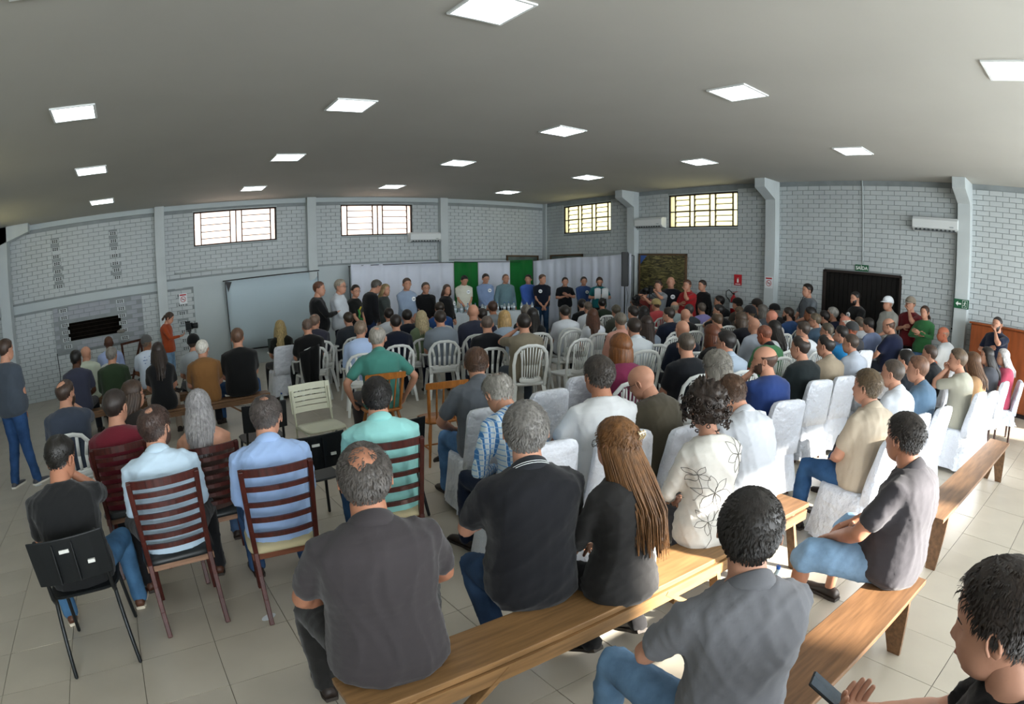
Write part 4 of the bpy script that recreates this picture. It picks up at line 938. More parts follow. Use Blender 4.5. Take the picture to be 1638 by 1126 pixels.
S(1222, 536, '3f7c50', 'buzz', '7a4a38', 'red skinned crop haired man in a green polo with navy collar', c='m', yaw=.45, pitch=.25, trous='2d2f36', collar='15181e', fat=1.22, skin='b36a50')
S(1238, 497, '3a3a3c', 'short', '8a8478', 'old man in a black peaked cap by the pillar', c='m', yaw=.7, cap='1a1a1b', trous='2d2f36', skin='b36a50')
S(1234, 508, 'b9b4ae', 'bald', DK, 'pink bald head below the black peaked cap', c='m', yaw=.4, trous='2d2f36', skin='c98570')
S(1238, 527, 'c6cbcf', 'long', '17110f', 'woman with long black hair in a white top, right of the green polo', c='m', fem=True, yaw=.3, trous='2d2f36', hl=.22)
S(1260, 503, '2d4f84', 'short', '2b2018', 'bearded man in a cobalt blue shirt seated before the photographer', c='m', yaw=.8, sleeve=2, trous='2d2f36', beard=1)
S(1295, 503, 'c2c6ca', 'short', '15110f', 'dark haired man with a white collar near the door', c='m', yaw=.7, trous='2d2f36', skin=SK3, zz=1.26)
S(1303, 513, '3e5468', 'short', '5b5040', 'man with glasses in a steel blue polo with a yellow collar stripe', c='m', yaw=.6, trous='2d2f36', glasses=1, collar='c9b65a')
S(1284, 529, 'ced3d8', 'fade', '3b3028', 'short haired man in white watching to the left, centre right rows', c='m', yaw=.55, trous='2d2f36', collar=1)
S(1279, 557, '1b2426', 'bigspot', '2b211b', 'balding man in a dark green black tee in front of the beige shirt', c='v', yaw=.55, trous='2d2f36', fat=1.15)
S(1331, 503, '1a2038', 'short', '8d8a84', 'grey haired man in a navy shirt at the left of the dark door', c='m', yaw=.7, trous='2d2f36', sleeve=2)
S(1318, 508, '22211f', 'short', '1d1815', 'dark haired head between the glasses and the navy shirt', c='m', yaw=.4, trous='2d2f36', zz=1.18)
S(1322, 530, '30405a', 'short', '4b4438', 'man with dark rimmed glasses and grey brown hair, facing left', c='m', yaw=.75, glasses=1, trous='2d2f36')
S(1351, 516, '9aa0a8', 'ring', 'c9c5bc', 'pink skinned white haired man in front of the dark door', c='m', yaw=.5, trous='2d2f36', skin='c98570')
S(1320, 554, '9c8d77', 'bigspot', '1d1815', 'balding dark haired man in a beige shirt with open collar', c='v', yaw=.55, trous='2d2f36', collar=1, fat=1.12)
S(1345, 535, '1c7fc0', 'short', '1d1815', 'dark haired person in a bright cyan blue top', c='v', yaw=.5, trous='2d2f36', armL='chin')
S(1360, 550, 'b3bccb', 'buzz', '3f332a', 'crop haired man in a pale blue shirt with collar, right of the beige shirt', c='v', yaw=.55, trous='2d2f36', collar=1, fat=1.12)
S(1362, 528, '34353a', 'short', '7a4a38', 'man in a dark grey flat cap', c='v', yaw=.4, cap='3f4042', capstyle='flat', trous='2d2f36', skin='b36a50')
S(1374, 518, 'ccd0d8', 'spot', '5a5045', 'man in a white polo with a big back, right of the flat cap', c='v', yaw=.35, trous='2d2f36', collar=1, fat=1.25)
S(1389, 521, '7f8fb8', 'short', '1d1815', 'bowed dark haired man in a lilac blue tee', c='v', yaw=.5, pitch=.35, trous='2d2f36')
S(1421, 522, '121b38', 'ring', '4a352a', 'balding man in a navy and white shirt reading below the white cap', c='v', yaw=.5, pitch=.3, trous='1d2230', fat=1.15, zz=1.3, armL='thigh')
S(1222, 577, '203a78', 'ring', '4a352a', 'bald bearded man in a cobalt polo in profile with his hand raised', c='v', yaw=.85, trous='1d2230', fat=1.2, beard=1, armL='chin')
S(1146, 590, '8d9096', 'bob', '77736b', 'person with full grey hair behind the bowed pale shirt', c='v', yaw=.45, pitch=.2, trous='2d2f36')
S(1386, 620, 'b3a48f', 'short', '5a4a36', 'man in a beige polo and blue jeans on a sunlit white covered chair', c='v', yaw=.45, trous='28568c', jeans=1, collar=1, armL='lap', armR='lap', fat=1.18, loose=.4)
S(1427, 598, 'c3c8d2', 'buzz', '453b33', 'crop haired man in a white shirt behind the beige polo', c='v', yaw=.5, sleeve=2, trous='2d2f36', collar=1, fat=1.12)
S(1467, 592, '4c6a84', 'fade', '6a4a38', 'man in a steel blue shirt with a reddish fade haircut', c='v', yaw=.6, sleeve=3, trous='2d2f36', collar=1)
S(1486, 568, '23262b', 'fade', '3f2e22', 'young man with a swept quiff in a black shirt', c='v', yaw=.6, trous='2d2f36', collar=1)
S(1448, 578, '20242c', 'short', '15110f', 'dark haired head low between the white shirt and the quiff', c='v', yaw=.4, trous='2d2f36', zz=1.16)
S(1508, 535, 'c6cbce', 'ring', '8a6a58', 'older bald man in a white tee by the exit arrow pillar', c='v', yaw=.8, trous='2d2f36', fat=1.1, skin='b36a50', zz=1.3)
S(1531, 577, 'a5a393', 'short', '5b4a3a', 'man in a light grey vest holding both hands to his face', c='v', yaw=.7, trous='3b3c40', armL='chin', armR='chin', sleeve=1)
S(1555, 580, 'b58c62', 'long', '5a3f2a', 'woman with long brown hair and a tan jacket', c='v', fem=True, yaw=.3, sleeve=2, trous='3b3c40', hl=.2)
S(1578, 570, '45474f', 'long', '1d1613', 'woman with long dark hair in a charcoal top near the cabinet', c='v', fem=True, yaw=.8, sleeve=2, trous='23252b', hl=.24)
S(1604, 572, 'c04560', 'long', 'bdb9b8', 'woman with silver hair in a pink tee, rightmost seated', c='v', fem=True, yaw=.9, trous='8a2f48', hl=.2, rz=.25)
# standing: d = distance from the camera, b = ground height, f = facing point
def U(u, v, d, shirt, hs, hc, label, f=(6, 5), b=STG, **k): A_.append(dict(u=u, v=v, d=d, shirt=shirt, hstyle=hs, hair=hc, label=label, sit=False, facing=f, base=b, **k))
U(511, 463, 11.5, '101114', 'fade', '5a3828', 'man in a long black suit standing at the left end of the official row', f=(12, 9), sleeve=2, jacket=1, armR='papers', armL='down', fat=1.15, trous='15161a', yaw=-.4, loose=.5, b=0)
U(545, 459, 11.7, 'c3ccd4', 'short', '8f877a', 'grey haired man with glasses in a white shirt beside the black suit', f=(10, 7), sleeve=3, glasses=1, trous='151a2c', collar=1, fat=1.1, yaw=-.3, b=0)
U(569, 466, 12.0, '131614', 'short', '1d1613', 'woman with short dark hair in a black tee with a yellow green print', f=(8, 6), fem=True, trous='1d1e22', glasses=1, yaw=-.5, print='chest', b=0)
U(602, 459, 12.6, '14151a', 'short', '4c4842', 'man in a black jacket leaning to whisper', f=(12, 12), sleeve=2, jacket=1, trous='1f3560', jeans=1, lean=.25, pitch=.5, armL='down', armR='front', b=0)
U(617, 464, 12.9, '3c4442', 'long', '8d7a56', 'blonde woman in a dark dotted blouse and black skirt', f=(10, 8), fem=True, trous='121316', yaw=-.5, hl=.18, armL='front', armR='front', b=0)
U(651, 455, 13.5, '8fa4c0', 'fade', '4a3a30', 'man in a light blue shirt with a round sticker, fifth from the left', f=(7, 5), sleeve=3, trous='7f96ac', jeans=1, badge='L', collar=1, fat=1.1, yaw=-.3, b=0)
U(681, 461, 13.6, '101114', 'short', '4a4038', 'heavy man in a black polo with glasses, left of the green curtain', f=(6, 5), trous='1a1b20', fat=1.2, glasses=1, collar=1, yaw=-.2, b=0)
U(715, 464, 13.3, '111215', 'long', '3f2c22', 'woman with long brown hair in a black blouse in the official row', f=(9, 8), fem=True, sleeve=2, trous='15161a', yaw=-.7, hl=.16, fat=1.15, badge='L', b=0)
U(743, 449, 15.2, 'd2d2c2', 'short', '15110f', 'man in a cream polo before the first green curtain, looking down', f=(6, 4), trous='9fb2ba', badge='L', collar=1, pitch=.4, fat=1.05)
U(777, 446, 15.5, '7c95bd', 'short', '2b211b', 'young man with glasses in a periwinkle shirt and round sticker', f=(6, 3), sleeve=2, trous='1a2a48', glasses=1, badge='L', collar=1, pitch=.2)
U(809, 446, 15.6, '668791', 'buzz', '6a5040', 'balding man in a teal grey shirt between the two green curtains', f=(6, 2), sleeve=2, trous='15161a', collar=1, armL='down', armR='down', fat=1.1)
U(845, 447, 15.8, '3c66c4', 'short', '15110f', 'man in a bright blue shirt before the second green curtain', f=(6, 2), sleeve=2, trous='15161a', collar=1, yaw=-.6, fat=1.08)
U(868, 447, 15.4, '141b2b', 'fade', '5a4434', 'tall man in a navy polo and jeans with a round sticker', f=(5, 2), trous='23456e', jeans=1, badge='R', collar=1, yaw=.5, fat=1.1)
U(904, 451, 16.0, '101319', 'short', '2f211a', 'man in a black polo with folded arms', f=(5, 2), armL='cross', armR='cross', trous='8f8a80', collar=1, fat=1.12)
U(934, 450, 16.2, '34508a', 'short', '3a2d26', 'man in a denim blue shirt with a round sticker beside the reader', f=(5, 2), sleeve=2, trous='1a1b20', badge='L', collar=1)
U(959, 451, 15.6, '146c74', 'short', '3a2a20', 'man in a teal polo reading from white papers', f=(4, 2), armL='papers', armR='papers', trous='1a1b20', glasses=1, beard=1, badge='R', collar=1, pitch=.3, fat=1.12)
U(1029, 472, 13.8, 'a0453f', 'short', '2b211b', 'person in a black cap and dull red shirt stooping behind a tripod', f=(5, 8), b=0, cap='101114', trous='8d8a78', lean=.55, pitch=.3, armL='camera', armR='camera')
U(1053, 458, 14.0, '7e848a', 'short', '3a2a20', 'cameraman in a grey tee with both hands on his camera', f=(6, 9), b=0, trous='1d1e22', armL='camera', armR='camera', yaw=.3)
U(1073, 452, 14.2, '11151f', 'bald', DK, 'bald man in a navy black shirt before the painting', f=(5, 6), b=0, trous='1a1b20', badge='L', fat=1.12, yaw=.1)
U(1099, 457, 14.0, 'b01c22', 'fade', '5a3a2c', 'man in a bright red polo with a hand at his mouth', f=(6, 9), b=0, trous='5a1a1a', armL='chin', armR='cross', fat=1.15, yaw=.2, collar=1)
U(1123, 457, 14.0, '101113', 'short', '2b1f1a', 'woman with pinned up hair in a black long sleeved top', f=(8, 9), b=0, fem=True, sleeve=2, trous='15161a', armL='down', armR='down')
U(1291, 465, 12.6, '5d646c', 'short', '1d1512', 'photographer in a grey shirt with a camera strap', f=(4, 10), b=0, trous='1d1e22', armL='lap', armR='lap', print='strap', yaw=.0)
U(1368, 478, 12.1, '0d0e10', 'fade', '15110f', 'bearded man in a black tee with folded arms before the dark door', f=(4, 9), b=0, armL='cross', armR='cross', trous='121316', beard=1, badge='R')
U(1420, 486, 11.9, '9c9d96', 'short', 'b9b4ab', 'man in a white cap and light grey polo', f=(4, 8), b=0, cap='e2e8ee', trous='151a2c', armL='thigh', armR='down', fat=1.2, collar=1)
U(1456, 487, 11.8, '6c161c', 'short', '2b211b', 'man in a maroon polo and beige cap holding his chin', f=(5, 5), b=0, cap='84796a', trous='121316', armL='chin', armR='cross', fat=1.05)
U(1479, 500, 11.4, '2d6a3a', 'tail', '3a2418', 'woman in a green long sleeved blouse and light jeans with folded arms', f=(5, 4), b=0, fem=True, sleeve=2, trous='5a90cc', jeans=1, armL='cross', armR='cross', hl=.16, fat=1.05)
U(1595, 519, 10.6, '121c33', 'buzz', '1d1512', 'bearded man in a navy polo standing against the wooden cabinet', f=(5, 4), b=0, beard=1, trous='23262e', armL='chin', armR='cross', fat=1.15, collar=1, yaw=.1)
U(271, 509, 12.6, 'a8431c', 'tail', '3a2a20', 'woman in a rust orange sweater bent over a video camera', f=(5, 11), b=0, fem=True, sleeve=2, trous='6f9ac4', jeans=1, armL='hip', armR='papers', pitch=.5, hl=.1)
U(10, 561, 7.75, '3f4854', 'fade', '3a2a20', 'man in a slate grey tee and jeans standing at the left edge', f=(2, 14), b=0, trous='234a80', jeans=1, armL='front', armR='front', fat=1.15, stance=1, yaw=-.2, shoe='4a4c52', sole='e0dcd2')
# ================================================================ placing people
LABELS = set()
def seat_at(P, zh):
    f = P['shell']['f']; k = zh / f['Hc'][2]; x, y = atz(P['u'], P['v'], zh); h = f['Hc'] * k; rz = P['rz']
    hx, hy = h[0] * math.cos(rz) - h[1] * math.sin(rz), h[0] * math.sin(rz) + h[1] * math.cos(rz)
    P['scale'] = k; P['loc'] = (x - hx, y - hy, 0); P['zh'] = zh; P['seatz'] = P['seat'] * k
def place_people():
    seated = []
    for P in A_:
        assert P['label'] not in LABELS, P['label']; LABELS.add(P['label'])
        P.setdefault('skin', SK1)
        if P.get('sit', True):
            P.setdefault('seat', .42 if P['c'] == 'b' else .44); P.setdefault('rz', 0.0)
            zz = P.get('zz', 1.18 if P['c'] == 'w' else 1.22); x, y = atz(P['u'], P['v'], zz); dist = math.hypot(x, y)
            P['lod'] = 2 if dist < 4.3 else 1 if dist < 7.5 else 0
            if P['lod'] == 0:
                P['fat'] = round(P.get('fat', 1) * 10) / 10; P['pitch'] = round(P.get('pitch', .05) / .25) * .25 + .05
            az = YAW + (P['u'] - PCX) / FOC
            if 'yw' in P: P['yaw'] = P['yw']
            else:
                y0 = P.get('yaw', 0)
                if P['u'] >= 880: y0 = y0 * 1.3 - .55
                elif P['u'] >= 560 and abs(y0) < .2: y0 -= az * .8
                if 560 <= P['u'] <= 1160 and P['c'] in 'ma': P['rz'] = -.3
                if 1160 < P['u'] <= 1400: P['rz'] = -.22
                elif P['u'] > 1400 and P['rz'] == 0: P['rz'] = -.08
                P['yaw'] = y0 - P['rz']
            if P['lod'] == 0:
                P['yaw'] = round(P['yaw'] / .3) * .3
            plan(P); seat_at(P, P['shell']['f']['Hc'][2] * zz / 1.22); seated.append(P)
            if P.get('row'):
                base = P['shell']['f']['Hc'][2]
                for _ in range(40): seat_at(P, min(base * 1.1, max(base * .9, P['zh'] + (P['loc'][1] - P['row']) * .05)))
        else:
            P['lod'] = 1; x, y, z = atd(P['u'], P['v'], P['d'])
            P['rz'] = math.atan2(-(P['facing'][0] - x), P['facing'][1] - y)
            P.setdefault('armL', 'front'); P.setdefault('armR', 'front'); P.setdefault('lean', .0); P.setdefault('hunch', .15)
            plan(P); f = P['shell']['f']; k = (z - P['base']) / f['Hc'][2]; P['scale'] = k; rz = P['rz']; h = f['Hc'] * k
            hx, hy = h[0] * math.cos(rz) - h[1] * math.sin(rz), h[0] * math.sin(rz) + h[1] * math.cos(rz)
            P['loc'] = (x - hx, y - hy, P['base'])
    # people of slightly different stature: slide each along his sight line until nobody shares a seat
    stand = [P for P in A_ if not P.get('sit', True)]
    for it in range(160):
        mv = {}
        for i, a in enumerate(seated):
            for b in seated[i + 1:]:
                dx, dy = b['loc'][0] - a['loc'][0], b['loc'][1] - a['loc'][1]
                if abs(dx) > .62 or abs(dy) > .75 or (a['c'] == 'b' and b['c'] == 'b'): continue
                q = math.hypot(dx / .54, dy / .70)
                if q < 1:
                    da, db = math.hypot(*a['loc'][:2]), math.hypot(*b['loc'][:2]); s_ = 1 if db >= da else -1; push = (1 - q) * .012
                    mv[id(a)] = mv.get(id(a), 0) + s_ * push; mv[id(b)] = mv.get(id(b), 0) - s_ * push
            for b in stand:
                dx, dy = b['loc'][0] - a['loc'][0], b['loc'][1] - a['loc'][1]; q = math.hypot(dx, dy)
                if q < .55: mv[id(a)] = mv.get(id(a), 0) + (.55 - q) * .02 * (1 if math.hypot(*b['loc'][:2]) > math.hypot(*a['loc'][:2]) else -1)
            if a['loc'][0] > XR - .5: mv[id(a)] = mv.get(id(a), 0) + .012
            if a['loc'][1] > YB - .6: mv[id(a)] = mv.get(id(a), 0) + .006
            if a['loc'][1] > 10.4 and a['loc'][0] > 2.5: mv[id(a)] = mv.get(id(a), 0) + .004
        if not mv: break
        for P in seated:
            if id(P) in mv:
                base = P['shell']['f']['Hc'][2]; lim = (.88, 1.22 if P['loc'][0] > XR - .9 else 1.10) if P['lod'] == 0 else (.93, 1.07)
                z = P['zh'] + mv[id(P)]            # positive push = nearer to the camera = taller
                seat_at(P, min(base * lim[1], max(base * lim[0], z)))
place_people()
# ================================================================ furniture
M_white = mat('white_plastic', 'd9dcda', .35, .5, var=.03, vscale=4)
M_cream = mat('cream_plastic', 'c4c5b0', .4, .4, var=.03)
M_red = mat('red_wood', '3f150e', .42, .3, var=.35, vscale=8, stretch=(6, 6, .8))
M_orange = mat('orange_wood', 'a3652a', .35, .5, var=.25, vscale=8, stretch=(6, 6, .8))
M_board = mat('bench_board', '6b4d33', .5, .35, var=.30, vscale=5, stretch=(.7, 9, 9), bump=.2, bscale=40)
M_board2 = mat('bench_board_dark', '6a4f38', .55, .3, var=.32, vscale=4, stretch=(.7, 8, 8), bump=.25, bscale=30)
M_sit = mat('seat_cloth_cream', 'b9ae8c', .8, .2); M_sitk = mat('seat_vinyl_black', '1c2022', .4, .4)
M_steel = mat('dark_steel_tube', '25282a', .35, .5, metal=.5); M_pp = mat('black_plastic', '15181a', .45, .3, var=.1, vscale=6)
M_satin = mat('white_satin', 'd3d8e2', .38, .5, var=.04, vscale=5, bump=1.0, bscale=14, sheen=.3, bdist=.035, detail=6)
M_leg = mat('brown_metal_leg', '4a332a', .5, .3); M_chrome = mat('chrome', 'b9bcc0', .2, .5, metal=1)
M_cloth = mat('white_tablecloth', 'c9d2d8', .8, .2, bump=.3, bscale=12, bdist=.01)
def rrect(cx, cy, rx, ry, z, n=28, pw=.45, tilt=None):
    a = np.arange(n) * 2 * PI / n; x = np.sign(np.cos(a)) * np.abs(np.cos(a)) ** pw * rx + cx; y = np.sign(np.sin(a)) * np.abs(np.sin(a)) ** pw * ry + cy
    return np.stack([x, y, np.full(n, z)], -1)
def proto_mono(arms, nsl):
    r = empty('plastic_chair')
    s = MB(); R = [rrect(0, .0, .20, .195, .385), rrect(0, 0, .225, .215, .405), rrect(0, 0, .228, .218, .425), rrect(0, 0, .205, .195, .432), rrect(0, 0, .14, .14, .418)]
    s.rings(R); s.build('seat', M_white, r, smooth=True)
    b = MB(); top = .50 if not arms else .44
    def bp(x, h):  # a point of the back surface: h = height above the seat, curved round the sitter
        return np.array([x, -.205 - .20 * h + .35 * x * x, .42 + h])
    P = [bp(-.205, -.03), bp(-.215, .12), bp(-.225, .26), bp(-.205, top - .10), bp(-.145, top - .025), bp(-.06, top), bp(.06, top), bp(.145, top - .025), bp(.205, top - .10), bp(.225, .26), bp(.215, .12), bp(.205, -.03)]
    b.tube(P, [.024] * len(P), 8, flat=.45, up=(0, 1, 0))
    bw = .11 if nsl == 8 else .15
    b.tube([bp(-bw, .05), bp(0, .03), bp(bw, .05)], .045, 8, flat=.3, up=(0, 1, 0))
    if nsl != 8: b.tube([bp(-.21, .07), bp(0, .05), bp(.21, .07)], .016, 6)
    for i in range(nsl):
        t = (i / (nsl - 1)) * 2 - 1; tw = .016 if nsl == 8 else .034
        xs = [t * bw, t * (bw * .95 + .01), t * (bw + .035)]; q = [bp(xs[0], .06), bp(xs[1], top * .5), bp(xs[2], top - .015 - .07 * t * t)]
        for a_, c_ in ((0, 1), (1, 2)): b.bar(q[a_] - np.array([0, 0, .002]), q[c_] + np.array([0, 0, .002]), tw, .007, up=(0, 1, 0))
    if nsl == 8:
        b.tube([bp(-.11, .0), bp(-.11, .06), bp(-.13, top - .06)], .012, 6); b.tube([bp(.11, .0), bp(.11, .06), bp(.13, top - .06)], .012, 6)
    b.build('backrest', M_white, r, smooth=True)
    for sx in (-1, 1):
        for sy in (-1, 1):
            l = MB(); tp = (sx * .19, sy * .17, .41); ft = (sx * .245, sy * .235 - (.03 if sy < 0 else 0), .0)
            l.bar(tp, ft, .055, .012, up=(0, sy, 0), w2=.035); l.bar(np.array(tp) + (sx * .02, -sy * .014, 0), np.array(ft) + (sx * .012, -sy * .012, 0), .012, .04, up=(0, sy, 0), h2=.028); l.build('leg', M_white, r)
        if arms:
            a = MB(); a.tube([bp(sx * .225, .26), (sx * .265, -.12, .655), (sx * .27, .08, .645), (sx * .262, .17, .60), (sx * .245, .19, .44)], [.014, .022, .024, .018, .016], 8, flat=.7); a.build('armrest', M_white, r, smooth=True)
    return r
def proto_cover(skz=.06, seed=1):
    r = empty('covered_chair'); rng = np.random.default_rng(seed); mb = MB(); n = 44; ph = rng.uniform(0, 6, 4); a = np.arange(n) * 2 * PI / n
    def wob(R, amp, z): q = (np.sin(a * 5 + ph[0] + z * 9) + np.sin(a * 9 + ph[1] - z * 13)) * amp * .5; R = R.copy(); R[:, :2] += np.stack([np.cos(a), np.sin(a)], -1) * q[:, None]; return R
    # back: a pocket tapering to a soft rounded top
    R = []
    for z, rx, ry, yc in ((.40, .222, .055, -.205), (.50, .220, .050, -.215), (.62, .216, .045, -.235), (.72, .210, .042, -.255), (.80, .205, .038, -.270), (.845, .196, .036, -.278), (.878, .175, .030, -.283), (.890, .13, .016, -.285)):
        R.append(wob(rrect(0, yc, rx, ry, z, n, .4), .007, z))
    mb.rings(R); mb.build('back_cover', M_satin, r, smooth=True)
    mb = MB(); R = [rrect(0, .01, .14, .14, .462, n), wob(rrect(0, .01, .215, .215, .462, n, .35), .003, 0), wob(rrect(0, 0, .232, .235, .445, n, .35), .004, 1)]
    for z, g_ in ((.38, .006), (.30, .014), (.22, .024), (.14, .034), (skz, .046)):
        if z < skz: continue
        f = np.sin(a * 11 + ph[2]) * .5 + np.sin(a * 17 + ph[3]) * .5; q = rrect(0, 0, .235 + g_, .24 + g_, z, n, .4); q[:, :2] += np.stack([np.cos(a), np.sin(a)], -1) * (f * g_ * .55)[:, None]; q[:, 2] += .008 * np.sin(a * 3) * (z == skz); R.append(q)
    mb.rings(R, cap=False); mb.f.append(tuple(range(n - 1, -1, -1))); mb.m.append(0); mb.build('skirt_cover', M_satin, r, smooth=True)
    for sx in (-1, 1):
        for sy in (-1, 1): MB().bar((sx * .19, sy * .18, .43), (sx * .205, sy * .20, 0), .028, .028, w2=.022, h2=.022).build('leg', M_leg, r)
    return r
def proto_ladder(seatm, rails=6, panel=True):
    r = empty('wooden_chair')
    def pt(x, z): y = -.20 - .20 * max(0, z - .44) - (.10 * ((.44 - z) / .44) ** 1.3 if z < .44 else 0); return np.array([x * (1 + .10 * max(0, z - .44)), y, z])
    for sx in (-1, 1):
        l = MB(); zs = [0, .15, .30, .44, .60, .78, .97]
        for a, b in zip(zs[:-1], zs[1:]): l.bar(pt(sx * .19, a), pt(sx * .19, b) + np.array([0, 0, .004]), .030, .042, up=(0, 1, 0))
        l.build('rear_post', M_red, r, bevel=.004)
        MB().bar((sx * .19, .19, .43), (sx * .195, .21, 0), .036, .036, w2=.028, h2=.028).build('leg', M_red, r, bevel=.003)
    MB().box((-.215, -.19, .385), (.215, .215, .425)).build('seat_frame', mat('seat_frame_wood', '8a6a55' if panel else '6a3d28', .5, .3, var=.2, vscale=9, stretch=(1, 6, 6)), r)
    s = MB(); s.rings([rrect(0, .01, .225, .215, .425, pw=.3), rrect(0, .01, .232, .222, .44, pw=.35), rrect(0, .01, .222, .212, .465, pw=.4), rrect(0, .01, .16, .15, .478)]); s.build('seat', seatm, r, smooth=True)
    for i in range(rails):
        z = .56 + (.955 - .56) * i / (rails - 1); h = .028 if i < rails - 1 else .045; m = MB(); w_ = 9
        R = []
        for k in range(w_):
            t = k / (w_ - 1) * 2 - 1; p = pt(t * .185, z); p[1] -= .045 * (1 - t * t); R.append([p + (0, -.009, -h / 2), p + (0, .009, -h / 2), p + (0, .009, h / 2), p + (0, -.009, h / 2)])
        m.rings(R); m.build('back_rail', M_red, r)
    return r
def proto_school(bm=M_pp, fm=M_steel):
    r = empty('school_chair')
    for sx in (-1, 1):
        f = MB(); f.tube([(sx * .17, -.30, .80), (sx * .175, -.255, .62), (sx * .18, -.225, .46), (sx * .18, -.20, .425), (sx * .18, .0, .42), (sx * .18, .17, .42)], .0125, 8, flat=1.3); f.build('side_tube', fm, r, smooth=True)
        MB().tube([(sx * .18, -.17, .41), (sx * .20, -.30, .012)], .0125, 8, flat=1.2).build('leg', fm, r, smooth=True)
        MB().tube([(sx * .18, .16, .41), (sx * .20, .24, .012)], .0125, 8, flat=1.2).build('leg', fm, r, smooth=True)
    s = MB(); s.rings([rrect(0, 0, .20, .20, .43, pw=.35), rrect(0, 0, .215, .21, .438, pw=.35), rrect(0, 0, .205, .20, .446, pw=.35)]); s.build('seat', bm, r, smooth=False)
    b = MB(); R = []
    for k in range(7):
        t = k / 6 * 2 - 1; y = -.035 * (1 - t * t)
        R.append([(t * .215, -.275 + y, .555), (t * .215, -.262 + y, .555), (t * .215, -.315 + y, .815), (t * .215, -.328 + y, .815)])
    b.rings(R); bo = b.build('backrest', bm, r, bevel=.006)
    for x, z, w_ in ((-.01, .745, .028), (.12, .66, .02)):
        MB().box((x - w_, -.371 + (.815 - z) * .2, z - .009), (x + w_, -.355 + (.815 - z) * .2, z + .009)).build('sticker', mat('sticker_grey', 'd5d5d0', .6), bo)
    for sx in (-1, 1):
        for z in (.60, .70): MB().ell((sx * .172, -.325 + (.815 - z) * .19, z), (.010, .006, .010), 8).build('bolt', M_chrome, bo)
    for x in (-.07, .04): MB().box((x, -.368, .58), (x + .005, -.33, .79)).build('ridge', bm, bo)
    return r
def proto_windsor():
    r = empty('spindle_chair')
    MB().rings([rrect(0, 0, .19, .18, .42, pw=.55), rrect(0, 0, .215, .205, .435, pw=.6), rrect(0, 0, .21, .20, .452, pw=.6)]).build('seat', M_orange, r, smooth=True)
    for sx in (-1, 1):
        MB().tube([(sx * .16, -.16, .44), (sx * .175, -.215, .64), (sx * .19, -.27, .84)], [.014, .018, .013], 8).build('rear_post', M_orange, r, smooth=True)
        for sy in (-1, 1): MB().tube([(sx * .14, sy * .13, .43), (sx * .165, sy * .16, .28), (sx * .175, sy * .175, .16), (sx * .20, sy * .21, .01)], [.015, .020, .014, .012], 8).build('leg', M_orange, r, smooth=True)
        MB().tube([(sx * .175, -.175, .17), (sx * .175, .175, .17)], .009, 6).build('stretcher', M_orange, r, smooth=True)
    MB().tube([(-.17, 0, .17), (.17, 0, .17)], .009, 6).build('stretcher', M_orange, r, smooth=True)
    m = MB(); R = []
    for k in range(9):
        t = k / 8 * 2 - 1; y = -.265 - .03 * (1 - t * t); h = .045 + .01 * (1 - t * t); R.append([(t * .215, y, .80 - h * .3), (t * .215, y + .018, .80 - h * .3), (t * .215, y, .80 + h), (t * .215, y - .018, .80 + h)])
    m.rings(R); m.build('top_rail', M_orange, r)
    for x in (-.10, -.035, .035, .10): MB().tube([(x * .9, -.17, .44), (x, -.225, .62), (x * 1.1, -.28, .80)], [.008, .011, .008], 6).build('spindle', M_orange, r, smooth=True)
    return r
def proto_slot():
    r = empty('slotted_chair')
    for sx in (-1, 1):
        MB().tube([(sx * .20, -.27, .78), (sx * .20, -.21, .44), (sx * .20, -.24, .01)], .011, 8).build('rear_post', M_cream, r, smooth=True); MB().tube([(sx * .20, -.20, .42), (sx * .20, .18, .42), (sx * .205, .22, .01)], .011, 8).build('leg', M_cream, r, smooth=True)
    MB().rings([rrect(0, 0, .20, .20, .425, pw=.4), rrect(0, 0, .215, .215, .435, pw=.4), rrect(0, 0, .21, .21, .45, pw=.4), rrect(0, 0, .15, .15, .44)]).build('seat', M_cream, r, smooth=True)
    b = MB(); zs = [.56, .615, .625, .665, .675, .715, .725, .765, .775, .84]
    for k in range(0, 10, 2):
        for x0_, x1_ in ((-.215, .215),):
            R = []
            for q in range(7): t = q / 6 * 2 - 1; y = lambda z: -.215 - .20 * (z - .44) - .03 * (1 - t * t); R.append([(t * .215, y(zs[k]) - .006, zs[k]), (t * .215, y(zs[k]) + .006, zs[k]), (t * .215, y(zs[k + 1]) + .006, zs[k + 1]), (t * .215, y(zs[k + 1]) - .006, zs[k + 1])])
            b.rings(R)
    for sx in (-1, 1):
        x0_, x1_ = sorted((sx * .175, sx * .222)); b.hexa([(x0_, -.25, .56), (x1_, -.25, .56), (x1_, -.235, .56), (x0_, -.235, .56), (x0_, -.308, .84), (x1_, -.308, .84), (x1_, -.29, .84), (x0_, -.29, .84)])
    b.build('backrest', M_cream, r); return r
def place(proto, used, x, y, rz, label, group=None, scale=1):
    assert label not in LABELS, label; n = len(label.split()); assert 4 <= n <= 16, label; LABELS.add(label)
    if proto.name in used: o = copy_tree(proto)
    else: o = proto; used.add(proto.name)
    o.location = (x, y, 0); o.rotation_euler = (0, 0, rz); o.scale = (scale,) * 3; tag(o, label, 'chair', group); return o
used = set()
PR = {'m': proto_mono(False, 8), 'a': proto_mono(True, 5), 'v': proto_cover(.05), 'w': proto_ladder(M_sitk, 7), 's': proto_school(), 'o': proto_windsor()}
PR['v2'] = proto_cover(.26, 3); PR['w2'] = proto_ladder(M_sit, 5, False); PR['slot'] = proto_slot()
WORDS = {'m': 'white slatted plastic chair', 'a': 'white plastic armchair', 'v': 'white satin covered chair', 'w': 'red brown ladder back chair', 's': 'black school chair', 'o': 'orange spindle back chair'}
